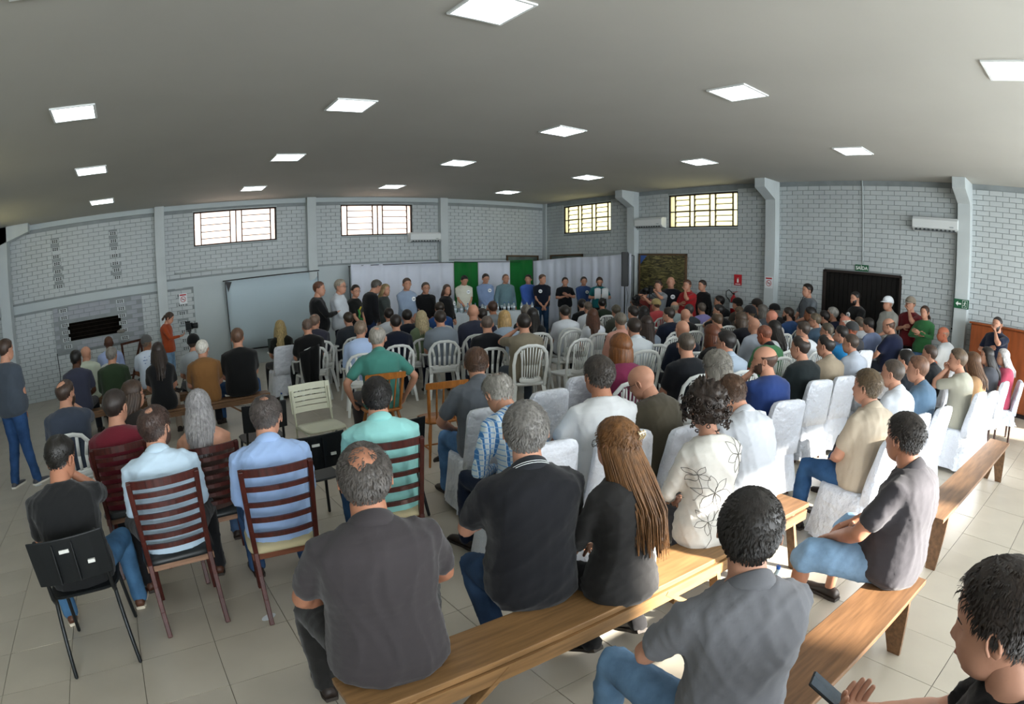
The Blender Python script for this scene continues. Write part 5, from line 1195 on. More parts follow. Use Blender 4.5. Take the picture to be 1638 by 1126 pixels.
GR = {'m': 'white slatted plastic chairs in the rows', 'a': 'white plastic armchairs in the rows', 'v': 'satin covered chairs in the rows', 'w': 'red wooden ladder back chairs'}
shorts = set()
for P in A_:
    if not P.get('sit', True): continue
    c = P['c']
    if P['label'].startswith(('bearded man in a slate', 'dark skinned bald')): c = 'a'
    if P['label'].startswith('woman with glasses in profile'): c = 'w'
    if c in ('b', 'x'): continue
    ws = P['label'].replace(',', '').split(); base = WORDS[c].split() + ['under', 'the']; k = 16 - len(base); s = ' '.join(ws[:k])
    while s.split()[-1] in ('a', 'an', 'the', 'and', 'in', 'with', 'of', 'on', 'his', 'her', 'to', 'by', 'right', 'black', 'dark', 'blue', 'white', 'grey', 'brown', 'green', 'near', 'light', 'one', 'both', 'behind', 'beside', 'between', 'before', 'long', 'short', 'two') : s = ' '.join(s.split()[:-1])
    s = ' '.join(base) + ' ' + s; assert s not in shorts, s; shorts.add(s)
    pr = PR[c]
    if c == 'w' and 'mint' in P['label'] or 'cropped head' in P['label']: pr = PR['w2']
    if c == 'v' and P['loc'][0] > 8.2 and P['loc'][1] < 2: pr = PR['v2']
    sc = max(.93, min(1.05, P['seatz'] / .445))
    if c == 's': sc = 1.0
    x, y = P['loc'][:2]
    o = place(pr, used, x, y + .03, P.get('rz', 0), s, GR.get(c), sc)
    if c in 'vma': o['group'] = GR[c]
# empty chairs
EMP = []
for k, (pr, x, y, rz, lab, gr) in enumerate([
    ('v', 3.0, 4.08, .06, 'empty white quilted covered chair left of the magenta shirt', GR['v']), ('v', 3.72, 4.42, -.05, 'empty covered chair half hidden behind the plain white tee', GR['v']), ('v', 2.55, 3.12, 0, 'empty covered chair just in front of the grey haired black polo', GR['v']),
    ('m', 5.55, 6.55, 0, 'foremost empty white slatted chair in the central gap', GR['m']), ('m', 5.15, 7.9, .08, 'empty white slatted chair right of the khaki tee', GR['m']), ('m', 6.15, 7.75, -.05, 'empty slatted chair behind the foremost empty one', GR['m']), ('m', 6.95, 6.05, 0, 'empty slatted chair right of the white dotted collar polo', GR['m']),
    ('o', 2.72, 5.2, -.15, 'empty orange wooden spindle chair standing alone in the middle', None), ('slot', 1.63, 5.68, PI + .05, 'cream slotted plastic chair turned towards the rear', None),
    ('s', 1.08, 4.28, .0, 'empty black chair with square back left of the mint shirt', None), ('s', 1.02, 5.75, 0, 'empty black chair behind the cropped head in light blue', None), ('s', 1.72, 4.25, 0, 'empty black chair peeking out behind the mint shirt', None),
    ('a', 3.3, 8.6, .1, 'empty white armchair beside the navy tee fade haircut', GR['a'])]):
    occ = [P['loc'][:2] for P in A_ if P.get('sit', True)] + EMP
    best = max([(x, y)] + [(x + .1 * i, y + .1 * j) for i in range(-6, 7) for j in range(-6, 7)], key=lambda q: min(.58, min(math.hypot(q[0] - o_[0], (q[1] - o_[1]) * .9) for o_ in occ)) - .12 * math.hypot(q[0] - x, q[1] - y))
    EMP.append(best); place(PR[pr], used, best[0], best[1], rz, lab, gr)
# benches
def bench(x0, x1, y0, y1, z, label, m, legs='v', brace=False, th=.03):
    r = empty('bench', ((x0 + x1) / 2, (y0 + y1) / 2, 0), 0, label, 'bench', 'long wooden benches'); L2 = (x1 - x0) / 2; w2 = (y1 - y0) / 2
    MB().box((-L2, -w2, z - th), (L2, w2, z)).build('seat_plank', m, r, bevel=.004)
    for s in (-1, 1):
        X = s * (L2 - .22); l = MB(); dx = s * .10
        if legs == 'v':      # a board with a notch sawn out of its foot
            for sy in (-1, 1): 
                l.hexa([(X + dx - .013, sy * (w2 + .0), 0), (X + dx + .013, sy * (w2 + .0), 0), (X + dx + .013, sy * (w2 - .075), 0), (X + dx - .013, sy * (w2 - .075), 0), (X - .013 + dx * .45, sy * (w2 - .004), .20), (X + .013 + dx * .45, sy * (w2 - .004), .20), (X + .013 + dx * .45, 0, .20), (X - .013 + dx * .45, 0, .20)])
            l.hexa([(X - .013 + dx * .45, -w2 + .004, .20), (X + .013 + dx * .45, -w2 + .004, .20), (X + .013 + dx * .45, w2 - .004, .20), (X - .013 + dx * .45, w2 - .004, .20), (X - .013, -w2 + .01, z - th), (X + .013, -w2 + .01, z - th), (X + .013, w2 - .01, z - th), (X - .013, w2 - .01, z - th)])
            l.build('leg_board', m, r)
        else:
            for sy in (-1, 1): MB().bar((X, sy * (w2 - .03), z - th), (X + dx * .3, sy * (w2 + .05), 0), .06, .03, up=(1, 0, 0)).build('leg', m, r)
            MB().box((X - .02, -w2, z - th - .06), (X + .02, w2, z - th)).build('cross_piece', m, r)
        if brace: MB().bar((X + dx * .3, -w2 + .01, .06), (X - s * .42, -w2 + .01, z - th - .02), .022, .05, up=(0, 1, 0)).build('diagonal_brace', m, r)
    if legs != 'v':
        for sy in (-1, 1): MB().box((-L2 + .05, sy * w2 - .012, z - th - .07), (L2 - .05, sy * w2 + .012, z - th - .002)).build('side_rail', m, r)
    return r
M_bl = mat('bench_board_light', '866541', .5, .35, var=.25, vscale=5, stretch=(.7, 9, 9), bump=.2, bscale=40)
bench(.42, 2.62, 1.60, 1.86, .42, 'light wooden bench with a diagonal brace under the two black shirts', M_bl, 'p', True)
bench(2.66, 3.55, 1.66, 1.90, .41, 'short end of wooden bench under the white flower top', M_board2, 'p')
bench(.2, 3.02, .62, .88, .42, 'brown plank bench in the lower right under the denim shorts', M_board)
bench(3.98, 7.0, .80, 1.04, .42, 'empty brown plank bench along the right aisle', M_board2)
bench(-.45, 1.65, 8.2, 8.46, .42, 'wooden bench on the left under the ochre tee', M_board, 'p', True)
bench(-1.5, 1.0, 9.33, 9.6, .42, 'wooden bench under the dark green sweater', M_board, 'p')
bench(-1.5, .5, 10.62, 10.9, .42, 'rearmost wooden bench on the left near the oven', M_board2, 'p')
xp, yp = [P for P in A_ if P.get('c') == 'x'][0]['loc'][:2]
bench(xp - .35, xp + .55, yp - .13, yp + .13, .42, 'short wooden bench under the man with the phone', M_board)
# ---------------------------------------------------------------- stage table with its cloth, bottles and glasses
tl, tr_ = np.array([6.55, 12.62]), np.array([9.0, 11.78]); td = nrm(tr_ - tl); tn = np.array([-td[1], td[0]]); L = np.linalg.norm(tr_ - tl); ang = math.atan2(td[1], td[0]); TH = .76
tc = (tl + tr_) / 2 + tn * .22
tb = empty('stage_table', (tc[0], tc[1], STG), ang, 'long folding table on the stage hidden under white cloth', 'table')
MB().box((-L / 2 + .02, -.21, TH - .04), (L / 2 - .02, .21, TH - .015)).build('tabletop', M_board2, tb)
for sx in (-1, 1):
    for sy in (-1, 1): MB().box((sx * (L / 2 - .15) - .02, sy * .17 - .02, 0), (sx * (L / 2 - .15) + .02, sy * .17 + .02, TH - .04)).build('leg', M_steel, tb)
c = MB(); n = 96; per = []
for k in range(n):
    t = k / n * 4; L2, W2 = L / 2, .235
    q = [(-L2 + 2 * L2 * (t % 1), -W2), (L2, -W2 + 2 * W2 * (t % 1)), (L2 - 2 * L2 * (t % 1), W2), (-L2, W2 - 2 * W2 * (t % 1))][int(t)]; per.append(q)
per = np.array(per); R = []
for z, g_ in ((TH, -.03), (TH + .002, -.004), (TH - .01, .004), (TH - .2, .012), (TH - .45, .02), (.06, .03)):
    f = np.sin(np.arange(n) * 1.9) * .5 + np.sin(np.arange(n) * .83) * .5; d_ = per / (np.linalg.norm(per, axis=1)[:, None]); R.append(np.concatenate([per + d_ * (g_ + (g_ > .01) * f * .02)[:, None] if False else per + d_ * (g_ + (f * .02 if g_ > .01 else 0 * f))[:, None], np.full((n, 1), z)], 1))
c.rings(R, cap=False); c.f.append(tuple(range(n - 1, -1, -1))); c.m.append(0)
o = c.build('tablecloth', M_cloth, None, smooth=False); o.location = (tc[0], tc[1], STG); o.rotation_euler = (0, 0, ang); tag(o, 'white cloth draped to the floor over the stage table', 'tablecloth')
M_pet = mat('clear_bottle', 'c6d6dc', .12, .6); M_cap = mat('blue_cap', '2f62b0', .4); M_lab = mat('bottle_label', 'dfe8ee', .5)
M_pet.node_tree.nodes['Principled BSDF'].inputs['Transmission Weight'].default_value = .35
def bottle(x, y, z, label=None, group=None, proto=[None]):
    if proto[0] is None:
        r = empty('water_bottle', (x, y, z)); b = MB(); prof = [(.0, .028), (.01, .033), (.05, .032), (.06, .034), (.12, .034), (.14, .032), (.165, .024), (.19, .013), (.205, .012)]
        b.rings([np.stack([np.cos(np.arange(12) * PI / 6) * q, np.sin(np.arange(12) * PI / 6) * q, np.full(12, h)], -1) for h, q in prof]); b.build('bottle', M_pet, r, smooth=True)
        MB().cyl((0, 0, .203), (0, 0, .222), .014, 10).build('cap', M_cap, r); MB().rings([np.stack([np.cos(np.arange(12) * PI / 6) * .0348, np.sin(np.arange(12) * PI / 6) * .0348, np.full(12, h)], -1) for h in (.07, .115)]).build('label', M_lab, r); proto[0] = r
    else: r = copy_tree(proto[0]); r.location = (x, y, z)
    return tag(r, label, 'bottle', group)
def onT(s, w_): p = tl + td * (s * L) + tn * (.22 + w_); return p[0], p[1], STG + TH + .003
for k, s in enumerate([.04, .10, .15, .22, .27, .34, .41, .47, .55, .62, .68, .73, .79, .85, .91, .96]):
    x, y, z = onT(s, RNG.uniform(-.12, .05)); bottle(x, y, z, 'clear water bottle standing on the white stage table', 'water bottles on the stage table')
gp = None
for k, s in enumerate([.07, .13, .19, .31, .38, .5, .58, .66, .76, .88]):
    x, y, z = onT(s, RNG.uniform(-.15, -.02))
    if gp is None:
        gp = empty('glass'); b = MB(); b.rings([np.stack([np.cos(np.arange(12) * PI / 6) * q, np.sin(np.arange(12) * PI / 6) * q, np.full(12, h)], -1) for h, q in [(0, .03), (.004, .03), (.008, .006), (.07, .005), (.08, .02), (.10, .034), (.15, .033)]]); b.build('goblet', M_pet, gp, smooth=True); g_ = gp
    else: g_ = copy_tree(gp)
    g_.location = (x, y, z); tag(g_, 'stemmed drinking glass on the white stage table', 'glass', 'glasses on the stage table')
bottle(1.98, 1.72, .421, 'half empty water bottle on the near bench beside the black polo')
bottle(2.92, 1.50, 0, 'crumpled clear plastic bottle on the sunny floor under the bench')
bottle(2.02, 9.15, 0, 'clear water bottle on the floor by the blonde woman')
# plastic cup
cu = empty('plastic_cup', (*atz(1330, 820, 0), .03), 0, 'small clear plastic cup lying on the floor by the covered chair', 'cup'); cu.rotation_euler = (1.45, 0, .6)
b = MB(); b.rings([np.stack([np.cos(np.arange(12) * PI / 6) * q, np.sin(np.arange(12) * PI / 6) * q, np.full(12, h)], -1) for h, q in [(0, .022), (.07, .033)]], cap=False); b.build('cup_wall', M_pet, cu, smooth=True); MB().cyl((0, 0, -.001), (0, 0, .001), .022, 12).build('cup_base', M_pet, cu)
# small side table with the laptop in front of the blonde woman
st = empty('side_table', (2.75, 10.35, 0), 0, 'small white table with a laptop near the screen', 'table')
MB().box((-.6, -.25, .70), (.6, .25, .73)).build('tabletop', M_white, st, bevel=.005)
for sx in (-1, 1):
    for sy in (-1, 1): MB().box((sx * .55 - .02, sy * .2 - .02, 0), (sx * .55 + .02, sy * .2 + .02, .70)).build('leg', M_white, st)
lp = empty('laptop', (2.3, 10.32, .731), -.15, 'open dark laptop on the small white table', 'laptop')
MB().box((-.17, -.12, 0), (.17, .12, .018)).build('keyboard_base', M_pp, lp); m = MB(); m.hexa([(-.17, .115, .018), (.17, .115, .018), (.17, .125, .018), (-.17, .125, .018), (-.17, .17, .23), (.17, .17, .23), (.17, .18, .23), (-.17, .18, .23)]); m.build('lid', mat('laptop_lid', '2c3b38', .4), lp)
# ---------------------------------------------------------------- curtains behind the official row
def curtain(pts, ztop, hexc, label, seed, z0=STG + .02, pitch=9, amp=.035):
    P = [np.array(p, float) for p in pts]; seg = [np.linalg.norm(b - a) for a, b in zip(P[:-1], P[1:])]; Lc = sum(seg); n = max(30, int(Lc * 26)); rng = np.random.default_rng(seed); ph = rng.uniform(0, 6, 4); rows = 7; V = []
    for j in range(rows):
        for i in range(n + 1):
            s = Lc * i / n; q = s; k = 0
            while k < len(seg) - 1 and q > seg[k]: q -= seg[k]; k += 1
            p = P[k] + (P[k + 1] - P[k]) * (q / seg[k]); d_ = (P[k + 1] - P[k]) / seg[k]; nn = np.array([d_[1], -d_[0]])
            tz = j / (rows - 1); zt = ztop[0] + (ztop[1] - ztop[0]) * s / Lc + .015 * math.sin(s * 2.4 + ph[0]) * (1 - tz)
            w_ = amp * (math.sin(s * pitch * 2 + ph[1]) + .5 * math.sin(s * pitch * 3.3 + ph[2])) * (.35 + .65 * tz); p = p + nn * w_
            V.append((p[0], p[1], zt * (1 - tz) + z0 * tz))
    F = [(j * (n + 1) + i, j * (n + 1) + i + 1, (j + 1) * (n + 1) + i + 1, (j + 1) * (n + 1) + i) for j in range(rows - 1) for i in range(n)]
    mb = MB(); mb.add(V, F); m = mat('curtain_' + hexc, hexc, .75, .2, var=.03, vscale=3, sheen=.2); o = mb.build('curtain', m, None, smooth=True); o.modifiers.new('solid', 'SOLIDIFY').thickness = .004
    V_ = np.array(V); ctr = V_[:, :2].mean(0); return tag(o, label, 'curtain', 'stage backdrop curtains')
Yc = 14.72
cx_ = [5.3, 8.32, 9.1, 10.15, 10.85]
curtain([(cx_[0], Yc), (cx_[1], Yc)], (2.27, 2.20), 'd2d8e6', 'wide white backdrop curtain left of the first green one', 1, z0=.03)
curtain([(cx_[1] + .01, Yc), (cx_[2], Yc)], (2.22, 2.20), '0f6a2c', 'first green curtain from the left, behind the cream polo', 2, pitch=7)
curtain([(cx_[2] + .01, Yc), (cx_[3], Yc - .08)], (2.20, 2.23), 'd2d8e6', 'narrow white curtain between the two green ones', 3)
curtain([(cx_[3] + .01, Yc - .08), (cx_[4], Yc - .25)], (2.25, 2.25), '0f6a2c', 'second green curtain, behind the bright blue shirt', 4, pitch=7)
curtain([(cx_[4] + .01, Yc - .26), (11.2, 13.6), (11.35, 10.9)], (2.24, 2.38), 'd2d8e6', 'white curtain sweeping from the corner to the loudspeaker', 5)
rd = empty('curtain_rail', (0, 0, 0), 0, 'thin rail carrying the backdrop curtains', 'rail')
MB().tube([(5.25, Yc + .03, 2.22), (10.86, Yc - .18, 2.2), (11.26, 13.6, 2.26), (11.41, 10.9, 2.34)], .010, 6).build('rail', M_steel, rd)
for x, y, z in ((5.27, Yc + .03, 2.22), (8.3, Yc + .03, 2.2), (10.87, Yc - .17, 2.2), (11.42, 10.88, 2.34)): MB().cyl((x, y, STG if x > 6.4 and y > 11.25 else 0), (x, y, z), .012, 8).build('upright', M_steel, rd)
# projection screen
sc_ = empty('projection_screen', (3.3, YB - .14, 0), 0, 'large white projection screen hanging on the plastered wall', 'screen')
xa, xb, za, zb, zc, zd = -1.2, 1.2, .42, 2.10, 2.14, .38
m = MB(); n = 14; V = []; 
for j in range(6):
    for i in range(n + 1):
        t = i / n; s = j / 5; V.append((xa + (xb - xa) * t + (.05 * s if t == 0 else 0), -.02 - .05 * math.sin(PI * t) * math.sin(PI * s) + .012 * math.sin(9 * t + 4 * s), (zb + (zc - zb) * t) * (1 - s) + (za + (zd - za) * t) * s))
m.add(V, [(j * (n + 1) + i, j * (n + 1) + i + 1, (j + 1) * (n + 1) + i + 1, (j + 1) * (n + 1) + i) for j in range(5) for i in range(n)])
o = m.build('canvas', mat('screen_white', 'b5c6cf', .8, .1), sc_, smooth=True); o.modifiers.new('s', 'SOLIDIFY').thickness = .003
MB().bar((xa - .06, -.01, zb + .02), (xb + .03, -.01, zc + .03), .03, .03).build('top_tube', M_pp, sc_); MB().bar((xa + .04, -.02, za - .01), (xb + .02, -.02, zd - .01), .03, .035).build('bottom_bar', M_pp, sc_)
MB().bar((xa + .0, -.022, zb), (xa + .05, -.022, za), .02, .004, up=(0, 1, 0)).build('border', M_pp, sc_); MB().bar((xb - .01, -.022, zc), (xb - .01, -.022, zd + 1.2), .02, .004, up=(0, 1, 0)).build('border', M_pp, sc_)
m = MB(); m.add([(xa, -.03, zb), (xa + .16, -.03, zb - .02), (xa + .06, -.03, zb - .26), (xa, -.035, zb), (xa + .16, -.035, zb - .02), (xa + .06, -.035, zb - .26)], [(0, 1, 2), (5, 4, 3), (0, 3, 4, 1), (1, 4, 5, 2), (2, 5, 3, 0)]); m.build('folded_corner', M_pp, sc_)
# loudspeaker on its pole
sp = empty('loudspeaker', (10.82, 10.62, 0), .9, 'tall black column loudspeaker on a thin pole at the curtain end', 'loudspeaker')
MB().box((-.085, -.08, 1.54), (.085, .08, 2.40)).build('cabinet', M_pp, sp, bevel=.008); MB().box((-.07, -.088, 1.57), (.07, -.079, 2.37)).build('grille', mat('grille_black', '0d0e10', .6, .2, bump=.5, bscale=400), sp)
MB().cyl((0, 0, .03), (0, 0, 1.54), .018, 8).build('pole', M_steel, sp)
for k in range(3): a = k * 2.1 + .4; MB().bar((0, 0, .55), (math.cos(a) * .4, math.sin(a) * .4, .01), .018, .018).build('leg', M_steel, sp)
MB().tube([(0, -.03, 1.56), (.05, -.09, 1.3), (.0, -.05, 1.0), (.06, -.08, .7), (.02, -.06, .5), (.15, -.1, .02)], .005, 5).build('cable', M_pp, sp)
# ---------------------------------------------------------------- cameras and tripods
def tripod(name, x, y, h, label, rz=0):
    t = empty(name, (x, y, 0), rz, label, 'tripod')
    for k in range(3):
        a = k * 2.094 + .5; MB().tube([(0, 0, h * .72), (math.cos(a) * .16, math.sin(a) * .16, h * .38), (math.cos(a) * .36, math.sin(a) * .36, .01)], [.014, .012, .009], 6).build('leg', M_pp, t, smooth=True)
    MB().cyl((0, 0, h * .6), (0, 0, h), .014, 8).build('centre_column', M_pp, t); MB().box((-.04, -.04, h - .01), (.04, .04, h + .03)).build('head', M_pp, t); MB().tube([(0, -.03, h + .01), (.05, -.2, h - .1)], .007, 6).build('pan_handle', M_pp, t)
    return t
def camera_(x, y, z, label, rz=0, s=1.0):
    c_ = empty('video_camera', (x, y, z), rz, label, 'camera')
    MB().box((-.06 * s, -.04 * s, 0), (.06 * s, .05 * s, .10 * s)).build('body', M_pp, c_, bevel=.006); MB().tube([(0, .04 * s, .05 * s), (0, .14 * s, .05 * s)], [.038 * s, .045 * s], 12, round_=False).build('lens', M_pp, c_, smooth=True)
    MB().box((-.025 * s, -.05 * s, .10 * s), (.025 * s, .02 * s, .13 * s)).build('viewfinder', M_pp, c_); return c_
def rootw(P, v):
    k = P['scale']; v = np.array(v) * k; rz = P['rz']; return (P['loc'][0] + v[0] * math.cos(rz) - v[1] * math.sin(rz), P['loc'][1] + v[0] * math.sin(rz) + v[1] * math.cos(rz), P['loc'][2] + v[2])
def who(s): return [P for P in A_ if s in P['label']][0]
def wrists(P): a = P['shell']['f']['arms']; return (a[0][3] + a[1][3]) / 2
P = who('rust orange'); q = rootw(P, (.08, .52, 0)); tripod('tripod', q[0], q[1], 1.17, 'black tripod in front of the rust orange sweater'); camera_(q[0], q[1], 1.205, 'black video camera on the tripod by the rust orange sweater', P['rz'], 1.3)
P = who('cameraman'); wv = wrists(P); q = rootw(P, wv + (0, .10, .02)); tripod('tripod', q[0], q[1], q[2] - .08, 'tall black tripod of the grey tee cameraman by the painting'); camera_(q[0], q[1], q[2] - .05, 'video camera held by the grey tee cameraman', P['rz'], 1.2)
P = who('stooping'); q = rootw(P, (0, .62, 0)); tripod('tripod', q[0], q[1], 1.22, 'black tripod before the stooping person in a black cap'); camera_(q[0], q[1], 1.26, 'small camera before the stooping person in a black cap', P['rz'], 1.0)
P = who('photographer in a grey'); q = rootw(P, wrists(P) + (0, .09, -.02)); camera_(q[0], q[1], q[2], 'black photo camera held at the waist by the photographer', P['rz'] + .5, 1.1)
P = who('looking down at his phone'); q = rootw(P, wrists(P) + (0, .11, .03)); ph = empty('phone', q, P['rz'], 'black smartphone in the hands of the bottom right man', 'phone'); ph.rotation_euler = (.5, .1, P['rz'] + .3)
MB().box((-.037, -.075, 0), (.037, .075, .008)).build('case', M_pp, ph, bevel=.004); MB().box((-.034, -.071, .0081), (.034, .071, .009)).build('screen', mat('phone_screen', '2c3947', .15, .6), ph)
P = who('reading from white'); q = rootw(P, wrists(P) + (0, .12, .05)); M_paper = mat('paper', 'd7dce0', .8)
for k, (sx, tag_) in enumerate(((-1, 'left'), (1, 'right'))):
    pa = empty('paper_sheet', q, P['rz'], 'white %s paper sheet read by the teal polo' % ('bent' if sx < 0 else 'folded'), 'paper'); m = MB(); V = []
    for j in range(6):
        for i in range(4): V.append((sx * (.01 + .055 * i), .02 * math.sin(j * .8) + .03 * i / 3, .16 - .055 * j + .03 * math.sin(i)))
    m.add(V, [(j * 4 + i, j * 4 + i + 1, (j + 1) * 4 + i + 1, (j + 1) * 4 + i) for j in range(5) for i in range(3)]); o = m.build('sheet', M_paper, pa, smooth=True); o.modifiers.new('s', 'SOLIDIFY').thickness = .001
# jacket hung on the armchair of the black polo
P = who('jacket hung'); x, y = P['loc'][:2]; m = MB(); V = []
for j in range(8):
    for i in range(9): t = i / 8 * 2 - 1; s = j / 7; V.append((x - .10 + t * (.16 - .05 * s), y - .30 - .05 * math.sin(s * 2) + .03 * math.sin(t * 6 + s * 3), .86 - .52 * s + .05 * t * (1 - s)))
m.add(V, [(j * 9 + i, j * 9 + i + 1, (j + 1) * 9 + i + 1, (j + 1) * 9 + i) for j in range(7) for i in range(8)]); o = m.build('hung_jacket', cloth('0f1012'), None, smooth=True); o.modifiers.new('s', 'SOLIDIFY').thickness = .02; tag(o, 'black jacket draped over the back of a white armchair', 'jacket')
# ---------------------------------------------------------------- on the walls
def ac(x, y, z, rz, label):
    a = empty('air_conditioner', (x, y, z), rz, label, 'air conditioner'); m = MB(); Rr = []
    for t in (-.47, -.46, .46, .47):
        s = .96 if abs(t) > .465 else 1.0; Rr.append([(t, 0, 0 + (1 - s) * .1), (t, -.14 * s, .02), (t, -.205 * s, .07), (t, -.21 * s, .22 * s), (t, -.17 * s, .275 * s), (t, 0, .28 * s)])
    m.rings(Rr); m.build('body', mat('ac_white', 'd5dadb', .35, .5), a, bevel=.006)
    MB().box((-.42, -.19, .012), (.42, -.10, .03)).build('louvre', mat('ac_grey', '6d7375', .5), a)
    for k in range(10): MB().box((-.40 + k * .085, -.196, .016), (-.36 + k * .085, -.19, .05)).build('outlet_slot', mat('ac_dark', '3b4042', .5), a)
    MB().box((.30, -.214, .09), (.38, -.208, .11)).build('display', mat('ac_disp', '9aa5a8', .3), a); return a
ac(7.58, YB - .002, 2.80, 0, 'white split air conditioner on the back wall under the window')
ac(XR - .002, 10.56, 3.06, -PI / 2, 'white air conditioner left of the second yellow window on the right wall')
ac(XR - .002, 3.22, 3.08, -PI / 2, 'white air conditioner above and right of the dark door')
def tube_thing(name, pts, r_, m, label, cat='pipe'): o = MB().tube(pts, r_, 6).build(name, m, None, smooth=True); return tag(o, label, cat)
M_pipe = mat('pvc_pipe', 'aeb5b6', .5, .3)
tube_thing('conduit', [(XR - .015, 4.83, CEIL), (XR - .015, 4.80, 2.36)], .013, M_pipe, 'white conduit running down to the exit sign over the door')
tube_thing('conduit', [(XR - .02, 2.83, 3.95), (XR - .02, 2.83, 1.32)], .016, M_pipe, 'grey conduit beside the rightmost pillar')
tube_thing('conduit', [(.88, YB - .03, 2.44), (2.95, YB - .03, 2.41)], .02, M_pipe, 'horizontal grey pipe on the ledge below the first window')
tube_thing('conduit', [(8.05, YB - .03, 2.78), (8.05, YB - .03, 2.32)], .018, M_pipe, 'short pipe under the back wall air conditioner')
tube_thing('cable', [(XR - .03, 11.12, 3.7), (XR - .04, 11.18, 3.4), (XR - .04, 11.2, 3.2), (XR - .05, 11.05, 3.04), (XR - .04, 10.95, 3.09)], .012, M_pipe, 'looping grey cable at the second window air conditioner', 'cable')
tube_thing('cable', [(CHX0, YB - .05, CHZ0), (CHX0 + .01, YB - .03, .6), (CHX0 - .03, YB - .03, .02)], .008, M_pp, 'black cable hanging from the oven front to the floor', 'cable')
tube_thing('cable', [(2.05, 9.6, .006), (1.5, 9.8, .006), (.9, 10.2, .006)], .005, M_pp, 'black cable lying on the floor near the blonde woman', 'cable')
bx = empty('socket_box', (XR - .0, 2.81, 1.27), -PI / 2, 'small grey socket box beside the rightmost pillar', 'socket'); MB().box((-.05, -.04, 0), (.05, 0, .09)).build('box', M_pipe, bx, bevel=.004); MB().box((-.02, -.043, .03), (.02, -.04, .06)).build('outlet', M_pp, bx)
def sign(name, loc, rz, w_, h_, hexc, label, cat='sign', border=None):
    s = empty(name, loc, rz, label, cat); MB().box((-w_ / 2, -.006, -h_ / 2), (w_ / 2, 0, h_ / 2)).build('plate', mat('sign_' + hexc, hexc, .4, .4), s); return s
M_sw = mat('sign_white', 'e6ece8', .5); M_sr = mat('sign_red', 'b5242b', .5); M_sk = mat('sign_black', '1c1c1e', .5)
s = sign('exit_sign', (XR - .02, 4.81, 2.27), -PI / 2, .30, .13, '1f5a3c', 'green exit sign reading SAÍDA above the dark door')
text_mesh('lettering', 'SAÍDA', .095, M_sw, s, (0, -.008, -.005), (PI / 2, 0, 0), .002)
s = sign('arrow_sign', (XR - .20, 2.62, 1.80), -PI / 2, .30, .17, '1f5a3c', 'green sign with a white left arrow and running figure on the pillar')
m = MB(); m.box((-.07, -.009, -.014), (-.005, -.006, .014)); m.add([(-.115, -.0085, 0), (-.068, -.0085, -.045), (-.068, -.0085, .045), (-.115, -.006, 0), (-.068, -.006, -.045), (-.068, -.006, .045)], [(0, 1, 2), (5, 4, 3), (0, 3, 4, 1), (1, 4, 5, 2), (2, 5, 3, 0)]); m.build('arrow', M_sw, s)
m = MB(); 
for q in ((.02, -.07, .025, .07), (.115, -.07, .12, .07), (.02, -.07, .12, -.065), (.02, .065, .12, .07)): m.box((q[0], -.009, q[1]), (q[2], -.006, q[3]))
m.build('outline', M_sw, s)
m = MB(); m.ell((.075, -.008, .042), (.010, .002, .010), 8); m.build('figure', M_sw, s); m = MB(); m.bar((.072, -.008, .03), (.062, -.008, -.005), .014, .003, up=(0, 1, 0)); m.build('figure', M_sw, s)
for a_, b_ in (((.062, -.005), (.085, -.028)), ((.062, -.005), (.045, -.03)), ((.085, -.028), (.08, -.052)), ((.045, -.03), (.03, -.035)), ((.07, .022), (.095, .012)), ((.07, .022), (.045, .012))): MB().bar((a_[0], -.008, a_[1]), (b_[0], -.008, b_[1]), .008, .003, up=(0, 1, 0)).build('figure', M_sw, s)
def nosmoke(loc, rz, label):
    s = sign('no_smoking_sign', loc, rz, .20, .25, 'd9dde0', label); m = MB(); R = []
    m.tube([(.062 * math.cos(t), -.008, -.015 + .062 * math.sin(t)) for t in np.linspace(0, 2 * PI, 20)], .006, 5, round_=False); m.build('prohibition_ring', M_sr, s); MB().bar((-.044, -.008, .029), (.044, -.008, -.059), .010, .004, up=(0, 1, 0)).build('slash', M_sr, s)
    MB().bar((-.04, -.0075, -.015), (.04, -.0075, -.015), .012, .003, up=(0, 1, 0)).build('cigarette', M_sk, s); MB().box((-.08, -.008, .075), (.08, -.006, .105)).build('heading', M_sr, s); return s
nosmoke((1.04, YB - .02, 1.82), 0, 'white no smoking sign on the back wall by the perforated bricks')
nosmoke((XR - .182, PY[1], 1.81), -PI / 2, 'white no smoking sign on the middle pillar of the right wall')
s = sign('extinguisher_sign', (XR - .02, 7.88, 1.82), -PI / 2, .21, .25, 'b8202a', 'square red fire extinguisher sign on the right wall')
m = MB(); m.cyl((0, -.008, -.06), (0, -.008, .02), .022, 10); m.build('pictogram', M_sw, s); MB().bar((-.02, -.008, .035), (.03, -.008, .045), .008, .004, up=(0, 1, 0)).build('pictogram', M_sw, s); MB().box((-.07, -.008, -.105), (.07, -.006, -.09)).build('caption', M_sw, s)
ex_ = empty('fire_extinguisher', (XR - .12, 7.92, 1.02), -PI / 2, 'red fire extinguisher with a black hose hanging on the right wall', 'extinguisher')
b = MB(); b.rings([np.stack([np.cos(np.arange(14) * PI / 7) * q, np.sin(np.arange(14) * PI / 7) * q, np.full(14, h)], -1) for h, q in [(0, .06), (.01, .075), (.36, .075), (.41, .05), (.43, .025), (.46, .022)]]); b.build('cylinder', mat('extinguisher_red', 'a3121c', .3, .6), ex_, smooth=True)
MB().box((-.02, -.02, .45), (.02, .02, .49)).build('valve', M_steel, ex_); MB().bar((-.02, 0, .49), (.10, 0, .53), .02, .012).build('handle', mat('extinguisher_red', 'a3121c', .3, .6), ex_)
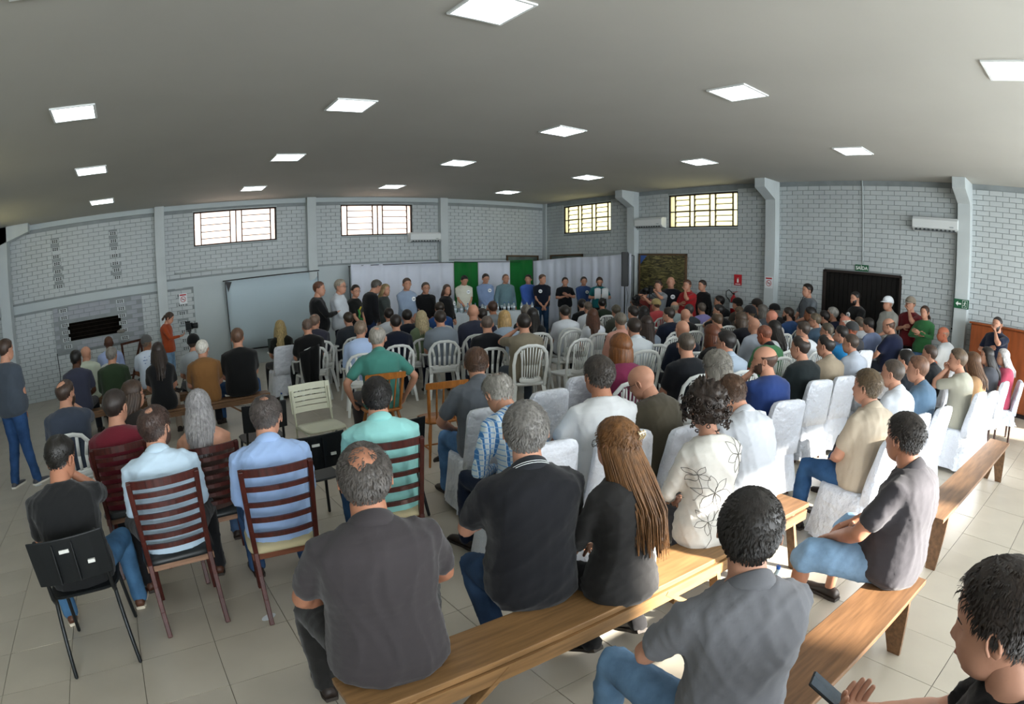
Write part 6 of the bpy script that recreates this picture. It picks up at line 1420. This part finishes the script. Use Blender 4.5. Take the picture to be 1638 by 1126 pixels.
MB().tube([(-.02, 0, .47), (-.12, -.02, .56), (-.20, -.02, .52), (-.20, -.02, .40), (-.12, -.02, .34), (-.08, -.02, .25)], .011, 6).build('hose', M_pp, ex_, smooth=True); MB().box((-.055, -.079, .14), (.055, -.07, .28)).build('label', M_lab, ex_)
# painting
pt = empty('painting', (XR - .01, 10.2, 0), -PI / 2, 'big wood framed painting of dry golden grass with a blue corner', 'painting'); pw, p0, p1 = .80, 1.0, 2.40
m = bpy.data.materials.new('grass_picture'); m.use_nodes = True; N = m.node_tree.nodes; Lk = m.node_tree.links; b = N['Principled BSDF']; b.inputs['Roughness'].default_value = .4
tcn = N.new('ShaderNodeTexCoord'); mp = N.new('ShaderNodeMapping'); mp.inputs['Rotation'].default_value = (0, .6, 0); mp.inputs['Scale'].default_value = (2, 2, 9); nz = N.new('ShaderNodeTexNoise'); nz.inputs['Scale'].default_value = 2.4; nz.inputs['Detail'].default_value = 9; nz.inputs['Distortion'].default_value = 1.2
cr_ = N.new('ShaderNodeValToRGB'); e_ = cr_.color_ramp.elements; e_[0].position = .36; e_[0].color = srgb('231f12'); e_[1].position = .66; e_[1].color = srgb('8d8350'); q_ = cr_.color_ramp.elements.new(.5); q_.color = srgb('54502c')
sx_ = N.new('ShaderNodeSeparateXYZ'); ma = N.new('ShaderNodeMath'); ma.operation = 'SUBTRACT'; Lk.new(tcn.outputs['Object'], sx_.inputs[0]); Lk.new(sx_.outputs['Z'], ma.inputs[0]); Lk.new(sx_.outputs['X'], ma.inputs[1])
gt = N.new('ShaderNodeMath'); gt.operation = 'GREATER_THAN'; gt.inputs[1].default_value = 2.88; Lk.new(ma.outputs[0], gt.inputs[0]); mx = N.new('ShaderNodeMix'); mx.data_type = 'RGBA'; mx.inputs[7].default_value = srgb('3a62a8')
Lk.new(tcn.outputs['Object'], mp.inputs[0]); Lk.new(mp.outputs[0], nz.inputs['Vector']); Lk.new(nz.outputs['Fac'], cr_.inputs[0]); Lk.new(cr_.outputs[0], mx.inputs[6]); Lk.new(gt.outputs[0], mx.inputs[0]); Lk.new(mx.outputs[2], b.inputs['Base Color'])
MB().box((-pw + .03, -.03, p0 + .03), (pw - .03, -.01, p1 - .03)).build('canvas', m, pt)
fw = wood('5b4630'); 
for q in ((-pw, p0, pw, p0 + .045), (-pw, p1 - .045, pw, p1), (-pw, p0, -pw + .045, p1), (pw - .045, p0, pw, p1)): MB().box((q[0], -.055, q[1]), (q[2], 0, q[3])).build('frame_bar', fw, pt, bevel=.004)
def frame(loc, rz, w_, h_, label):
    f_ = empty('picture_frame', loc, rz, label, 'picture frame'); MB().box((-w_ / 2, -.02, -h_ / 2), (w_ / 2, -.005, h_ / 2)).build('picture', mat('old_picture', '5d6a64', .5, var=.4, vscale=3), f_)
    for q in ((-w_ / 2, -h_ / 2, w_ / 2, -h_ / 2 + .05), (-w_ / 2, h_ / 2 - .05, w_ / 2, h_ / 2), (-w_ / 2, -h_ / 2, -w_ / 2 + .05, h_ / 2), (w_ / 2 - .05, -h_ / 2, w_ / 2, h_ / 2)): MB().box((q[0], -.04, q[1]), (q[2], 0, q[3])).build('frame_bar', fw, f_)
frame((10.95, YB - .01, 1.92), 0, 1.2, 1.0, 'brown picture frame peeking above the second green curtain')
frame((XR - .01, 14.0, 1.93), -PI / 2, 1.5, 1.0, 'brown picture frame peeking above the corner curtain')
# wooden cabinet on the right
cbx = XR - .47; cy0, cy1, ch = -1.35, 2.34, 1.52; cb_ = empty('wooden_cabinet', (XR - .235, (cy0 + cy1) / 2, 0), -PI / 2, 'long orange brown wooden cabinet with doors against the right wall', 'cabinet'); hw = (cy1 - cy0) / 2
M_cab = mat('cabinet_wood', '7d3f1c', .35, .45, var=.3, vscale=3, stretch=(3, 3, .5), bump=.1, bscale=40)
MB().box((-hw, -.20, .08), (hw, .225, ch - .03)).build('carcass', M_cab, cb_); MB().box((-hw - .03, -.26, ch - .03), (hw + .02, .225, ch)).build('top', M_cab, cb_, bevel=.004); MB().box((-hw + .03, -.17, 0), (hw - .03, .2, .08)).build('plinth', mat('plinth_dark', '1c1210', .7), cb_)
for k in range(6):
    a0 = -hw + k * (2 * hw / 6); a1 = a0 + 2 * hw / 6; dd_ = empty('door', (0, 0, 0)) if False else MB().box((a0 + .006, -.222, .10), (a1 - .006, -.20, ch - .05)).build('door', M_cab, cb_, bevel=.003)
    kx = a1 - .05 if k % 2 == 0 else a0 + .05; MB().cyl((kx, -.222, .97), (kx, -.245, .97), .012, 8).build('knob', M_chrome, dd_); MB().box((kx - .004, -.228, .88), (kx + .004, -.224, .95)).build('key', M_chrome, dd_)
# rusty frame by the oven
ru = empty('rusty_frame', (-.35, YB - .35, 0), 0, 'rusty brown metal frame standing at the back wall by the oven', 'frame'); M_rust = mat('rust', '4e3128', .8, .2, var=.4, vscale=14, metal=.2)
MB().bar((-.2, 0, 0), (-.22, .1, 1.0), .05, .03).build('upright', M_rust, ru); MB().bar((.28, 0, 0), (.25, .1, 1.03), .05, .03).build('upright', M_rust, ru); MB().bar((-.25, .1, .98), (.3, .1, 1.02), .05, .05).build('top_bar', M_rust, ru); MB().bar((-.1, -.25, 0), (.24, .08, .98), .05, .03).build('brace', M_rust, ru); MB().bar((-.2, .02, .25), (.28, .02, .25), .04, .03).build('cross_bar', M_rust, ru)
# things on the floor
for (u, v, lab) in ((430, 987, 'flattened white sticker on the floor under a chair leg'), (62, 776, 'small white paper scrap on the floor behind the standing man')):
    x, y = atz(u, v, 0); o = MB().rings([rrect(0, 0, .05, .03, .0005, 12, 1), rrect(0, 0, .05, .03, .002, 12, 1)]).build('paper_scrap', M_paper, None); o.location = (x, y, 0); o.rotation_euler = (0, 0, .4); tag(o, lab, 'litter')
# ================================================================ prints, stripes and clips on the clothes
from mathutils.bvhtree import BVHTree
def surf(o, back=True):
    me = o.data; V = [v.co for v in me.vertices]; return BVHTree.FromPolygons(V, [tuple(p.vertices) for p in me.polygons])
def onsurf(bvh, x, z, s=-1):
    h = bvh.ray_cast(Vector((x, s * 1.5, z)), Vector((0, -s, 0))); return None if h[0] is None else np.array(h[0]) + np.array(h[1]) * .0015
def line_on(mb, bvh, pts, r, s=-1):
    P = []
    for a, b in zip(pts[:-1], pts[1:]):
        for t in np.linspace(0, 1, 4)[:-1]: P.append((a[0] + (b[0] - a[0]) * t, a[1] + (b[1] - a[1]) * t))
    P.append(pts[-1]); Q = [onsurf(bvh, x, z, s) for x, z in P]; Q = [q for q in Q if q is not None]
    if len(Q) > 1: mb.tube(Q, r, 4, round_=False)
def petal(cx, cz, a, L, w_):
    out = []
    for side in (1, -1):
        for t in np.linspace(0, 1, 7): 
            l = L * t; q = w_ * math.sin(PI * t) * side; out.append((cx + math.cos(a) * l - math.sin(a) * q, cz + math.sin(a) * l + math.cos(a) * q))
        if side == 1: first = out[:]; out = []
    return first, out
def decorate(kind, root, f, P):
    so = P['shirt_o']; 
    if kind == 'stripe':
        c = f['C7']; D = nrm(f['DN'] + np.array([0, .25, 0])); X = np.array([1., 0, 0]); Yv = np.cross(D, X); m = mat('white_thread', 'd8dcdc', .7)
        for h, g_ in ((.005, .025), (-.004, .029)):
            a = np.linspace(.6, 2 * PI - .6, 24) + PI / 2; dr = .5 - .5 * np.cos(a - PI / 2)
            Q = c + np.outer(np.cos(a) * (.066 + g_), X) + np.outer(np.sin(a) * (.067 + g_), Yv) + np.outer(h - .045 * (1 - dr), D) + np.outer(np.full(24, .008), Yv); MB().tube(list(Q), .0016, 4, round_=False).build('white_stripe', m, so)
        s_, S, E_, W, kd = f['arms'][1]; 
    if kind == 'clip':
        q = f['Hc'] + f['HR'] @ np.array([.02, -.122, .058]); m = mat('clip_pearl', 'cbb894', .3, .5, metal=.4)
        for a in (-.02, 0, .02): MB().tube([q + f['HR'] @ np.array([a, -.0, .018]), q + f['HR'] @ np.array([a, -.012, 0]), q + f['HR'] @ np.array([a, -.0, -.018])], .004, 6).build('hair_clip', m, root)
        MB().tube([q + f['HR'] @ np.array([-.024, -.006, .012]), q + f['HR'] @ np.array([.026, -.006, .012])], .0045, 6).build('hair_clip', m, root)
    if kind == 'flower':
        b = surf(so); m = mat('flower_line', '4b4843', .8); mb = MB()
        for cx, cz, R, n in ((.10, .93, .10, 6), (-.05, .74, .11, 6), (-.08, .58, .08, 5), (.12, .62, .05, 5), (-.14, .84, .06, 4)):
            for k in range(n):
                p, q = petal(cx, cz, k * 2 * PI / n + .3 * cx * 10, R * (1 - .12 * (k % 2)), R * .22); line_on(mb, b, p, .0011); line_on(mb, b, q, .0011)
            line_on(mb, b, [(cx, cz), (cx + .03, cz - .10), (cx - .01, cz - .17)], .0013)
        mb.build('flower_print', m, so, kind='stuff')
    if kind == 'spots':
        b = surf(so); m = mat('print_blue', '4668a0', .7); mb = MB()
        for x, z, l in ((-.05, .93, .02), (.03, .935, .015), (-.06, .88, .045), (-.02, .882, .02), (.05, .86, .02), (-.05, .83, .02), (.04, .81, .02), (-.02, .75, .02), (-.02, .72, .03)): line_on(mb, b, [(x - l / 2, z), (x + l / 2, z)], .006)
        mb.build('back_print', m, so, kind='stuff')
    if kind == 'chest':
        for col, pts in (('b5a33c', [(-.03, 1.26), (.04, 1.20), (.02, 1.12)]), ('3f8a44', [(.05, 1.22), (.03, 1.13), (.06, 1.06)]), ('2f7a3a', [(-.04, 1.03), (.06, 1.05)])):
            mb = MB(); b = surf(so); line_on(mb, b, pts, .022, 1); mb.build('chest_print', mat('print_' + col, col, .7), so)
    if kind == 'bare':
        me = so.data.copy(); so.data = me; me.materials.append(skinm(P['skin'])); zt = f['spine'](.36)[0][2]
        for p in me.polygons:
            if p.center.z > zt + 0 * p.center.x: p.material_index = 1
        so.material_slots[1].link = 'OBJECT'; so.material_slots[1].material = skinm(P['skin'])
    if kind == 'plaid':
        m = bpy.data.materials.new('plaid_cloth'); m.use_nodes = True; N = m.node_tree.nodes; L = m.node_tree.links; b = N['Principled BSDF']; b.inputs['Roughness'].default_value = .85
        tc = N.new('ShaderNodeTexCoord'); sx = N.new('ShaderNodeSeparateXYZ'); L.new(tc.outputs['Object'], sx.inputs[0]); out = None
        def band(sock, fr, th):
            a = N.new('ShaderNodeMath'); a.operation = 'MULTIPLY'; a.inputs[1].default_value = fr; L.new(sock, a.inputs[0]); b_ = N.new('ShaderNodeMath'); b_.operation = 'FRACT'; L.new(a.outputs[0], b_.inputs[0]); c = N.new('ShaderNodeMath'); c.operation = 'LESS_THAN'; c.inputs[1].default_value = th; L.new(b_.outputs[0], c.inputs[0]); return c.outputs[0]
        cols = [(band(sx.outputs['X'], 32, .42), '3f78b5'), (band(sx.outputs['Z'], 30, .22), '7ba5cf'), (band(sx.outputs['X'], 32, .08), 'e4ebee')]
        prev = None
        for fac, hc in cols:
            mx = N.new('ShaderNodeMix'); mx.data_type = 'RGBA'; mx.inputs[7].default_value = srgb(hc); L.new(fac, mx.inputs[0])
            if prev is None: mx.inputs[6].default_value = srgb('c3d0d8')
            else: L.new(prev, mx.inputs[6])
            prev = mx.outputs[2]
        L.new(prev, b.inputs['Base Color']); setmat(so, m)
    if kind == 'strap':
        c, D = f['spine'](.44); MB().tube([f['C7'] + (.05, -.05, .0), f['C7'] + (.10, .05, .02), c + (.09, .15, -.08), c + (.03, .17, -.30), c + (-.05, .19, -.38)], .008, 6).build('camera_strap', M_pp, root)
finish_people(run_jobs())
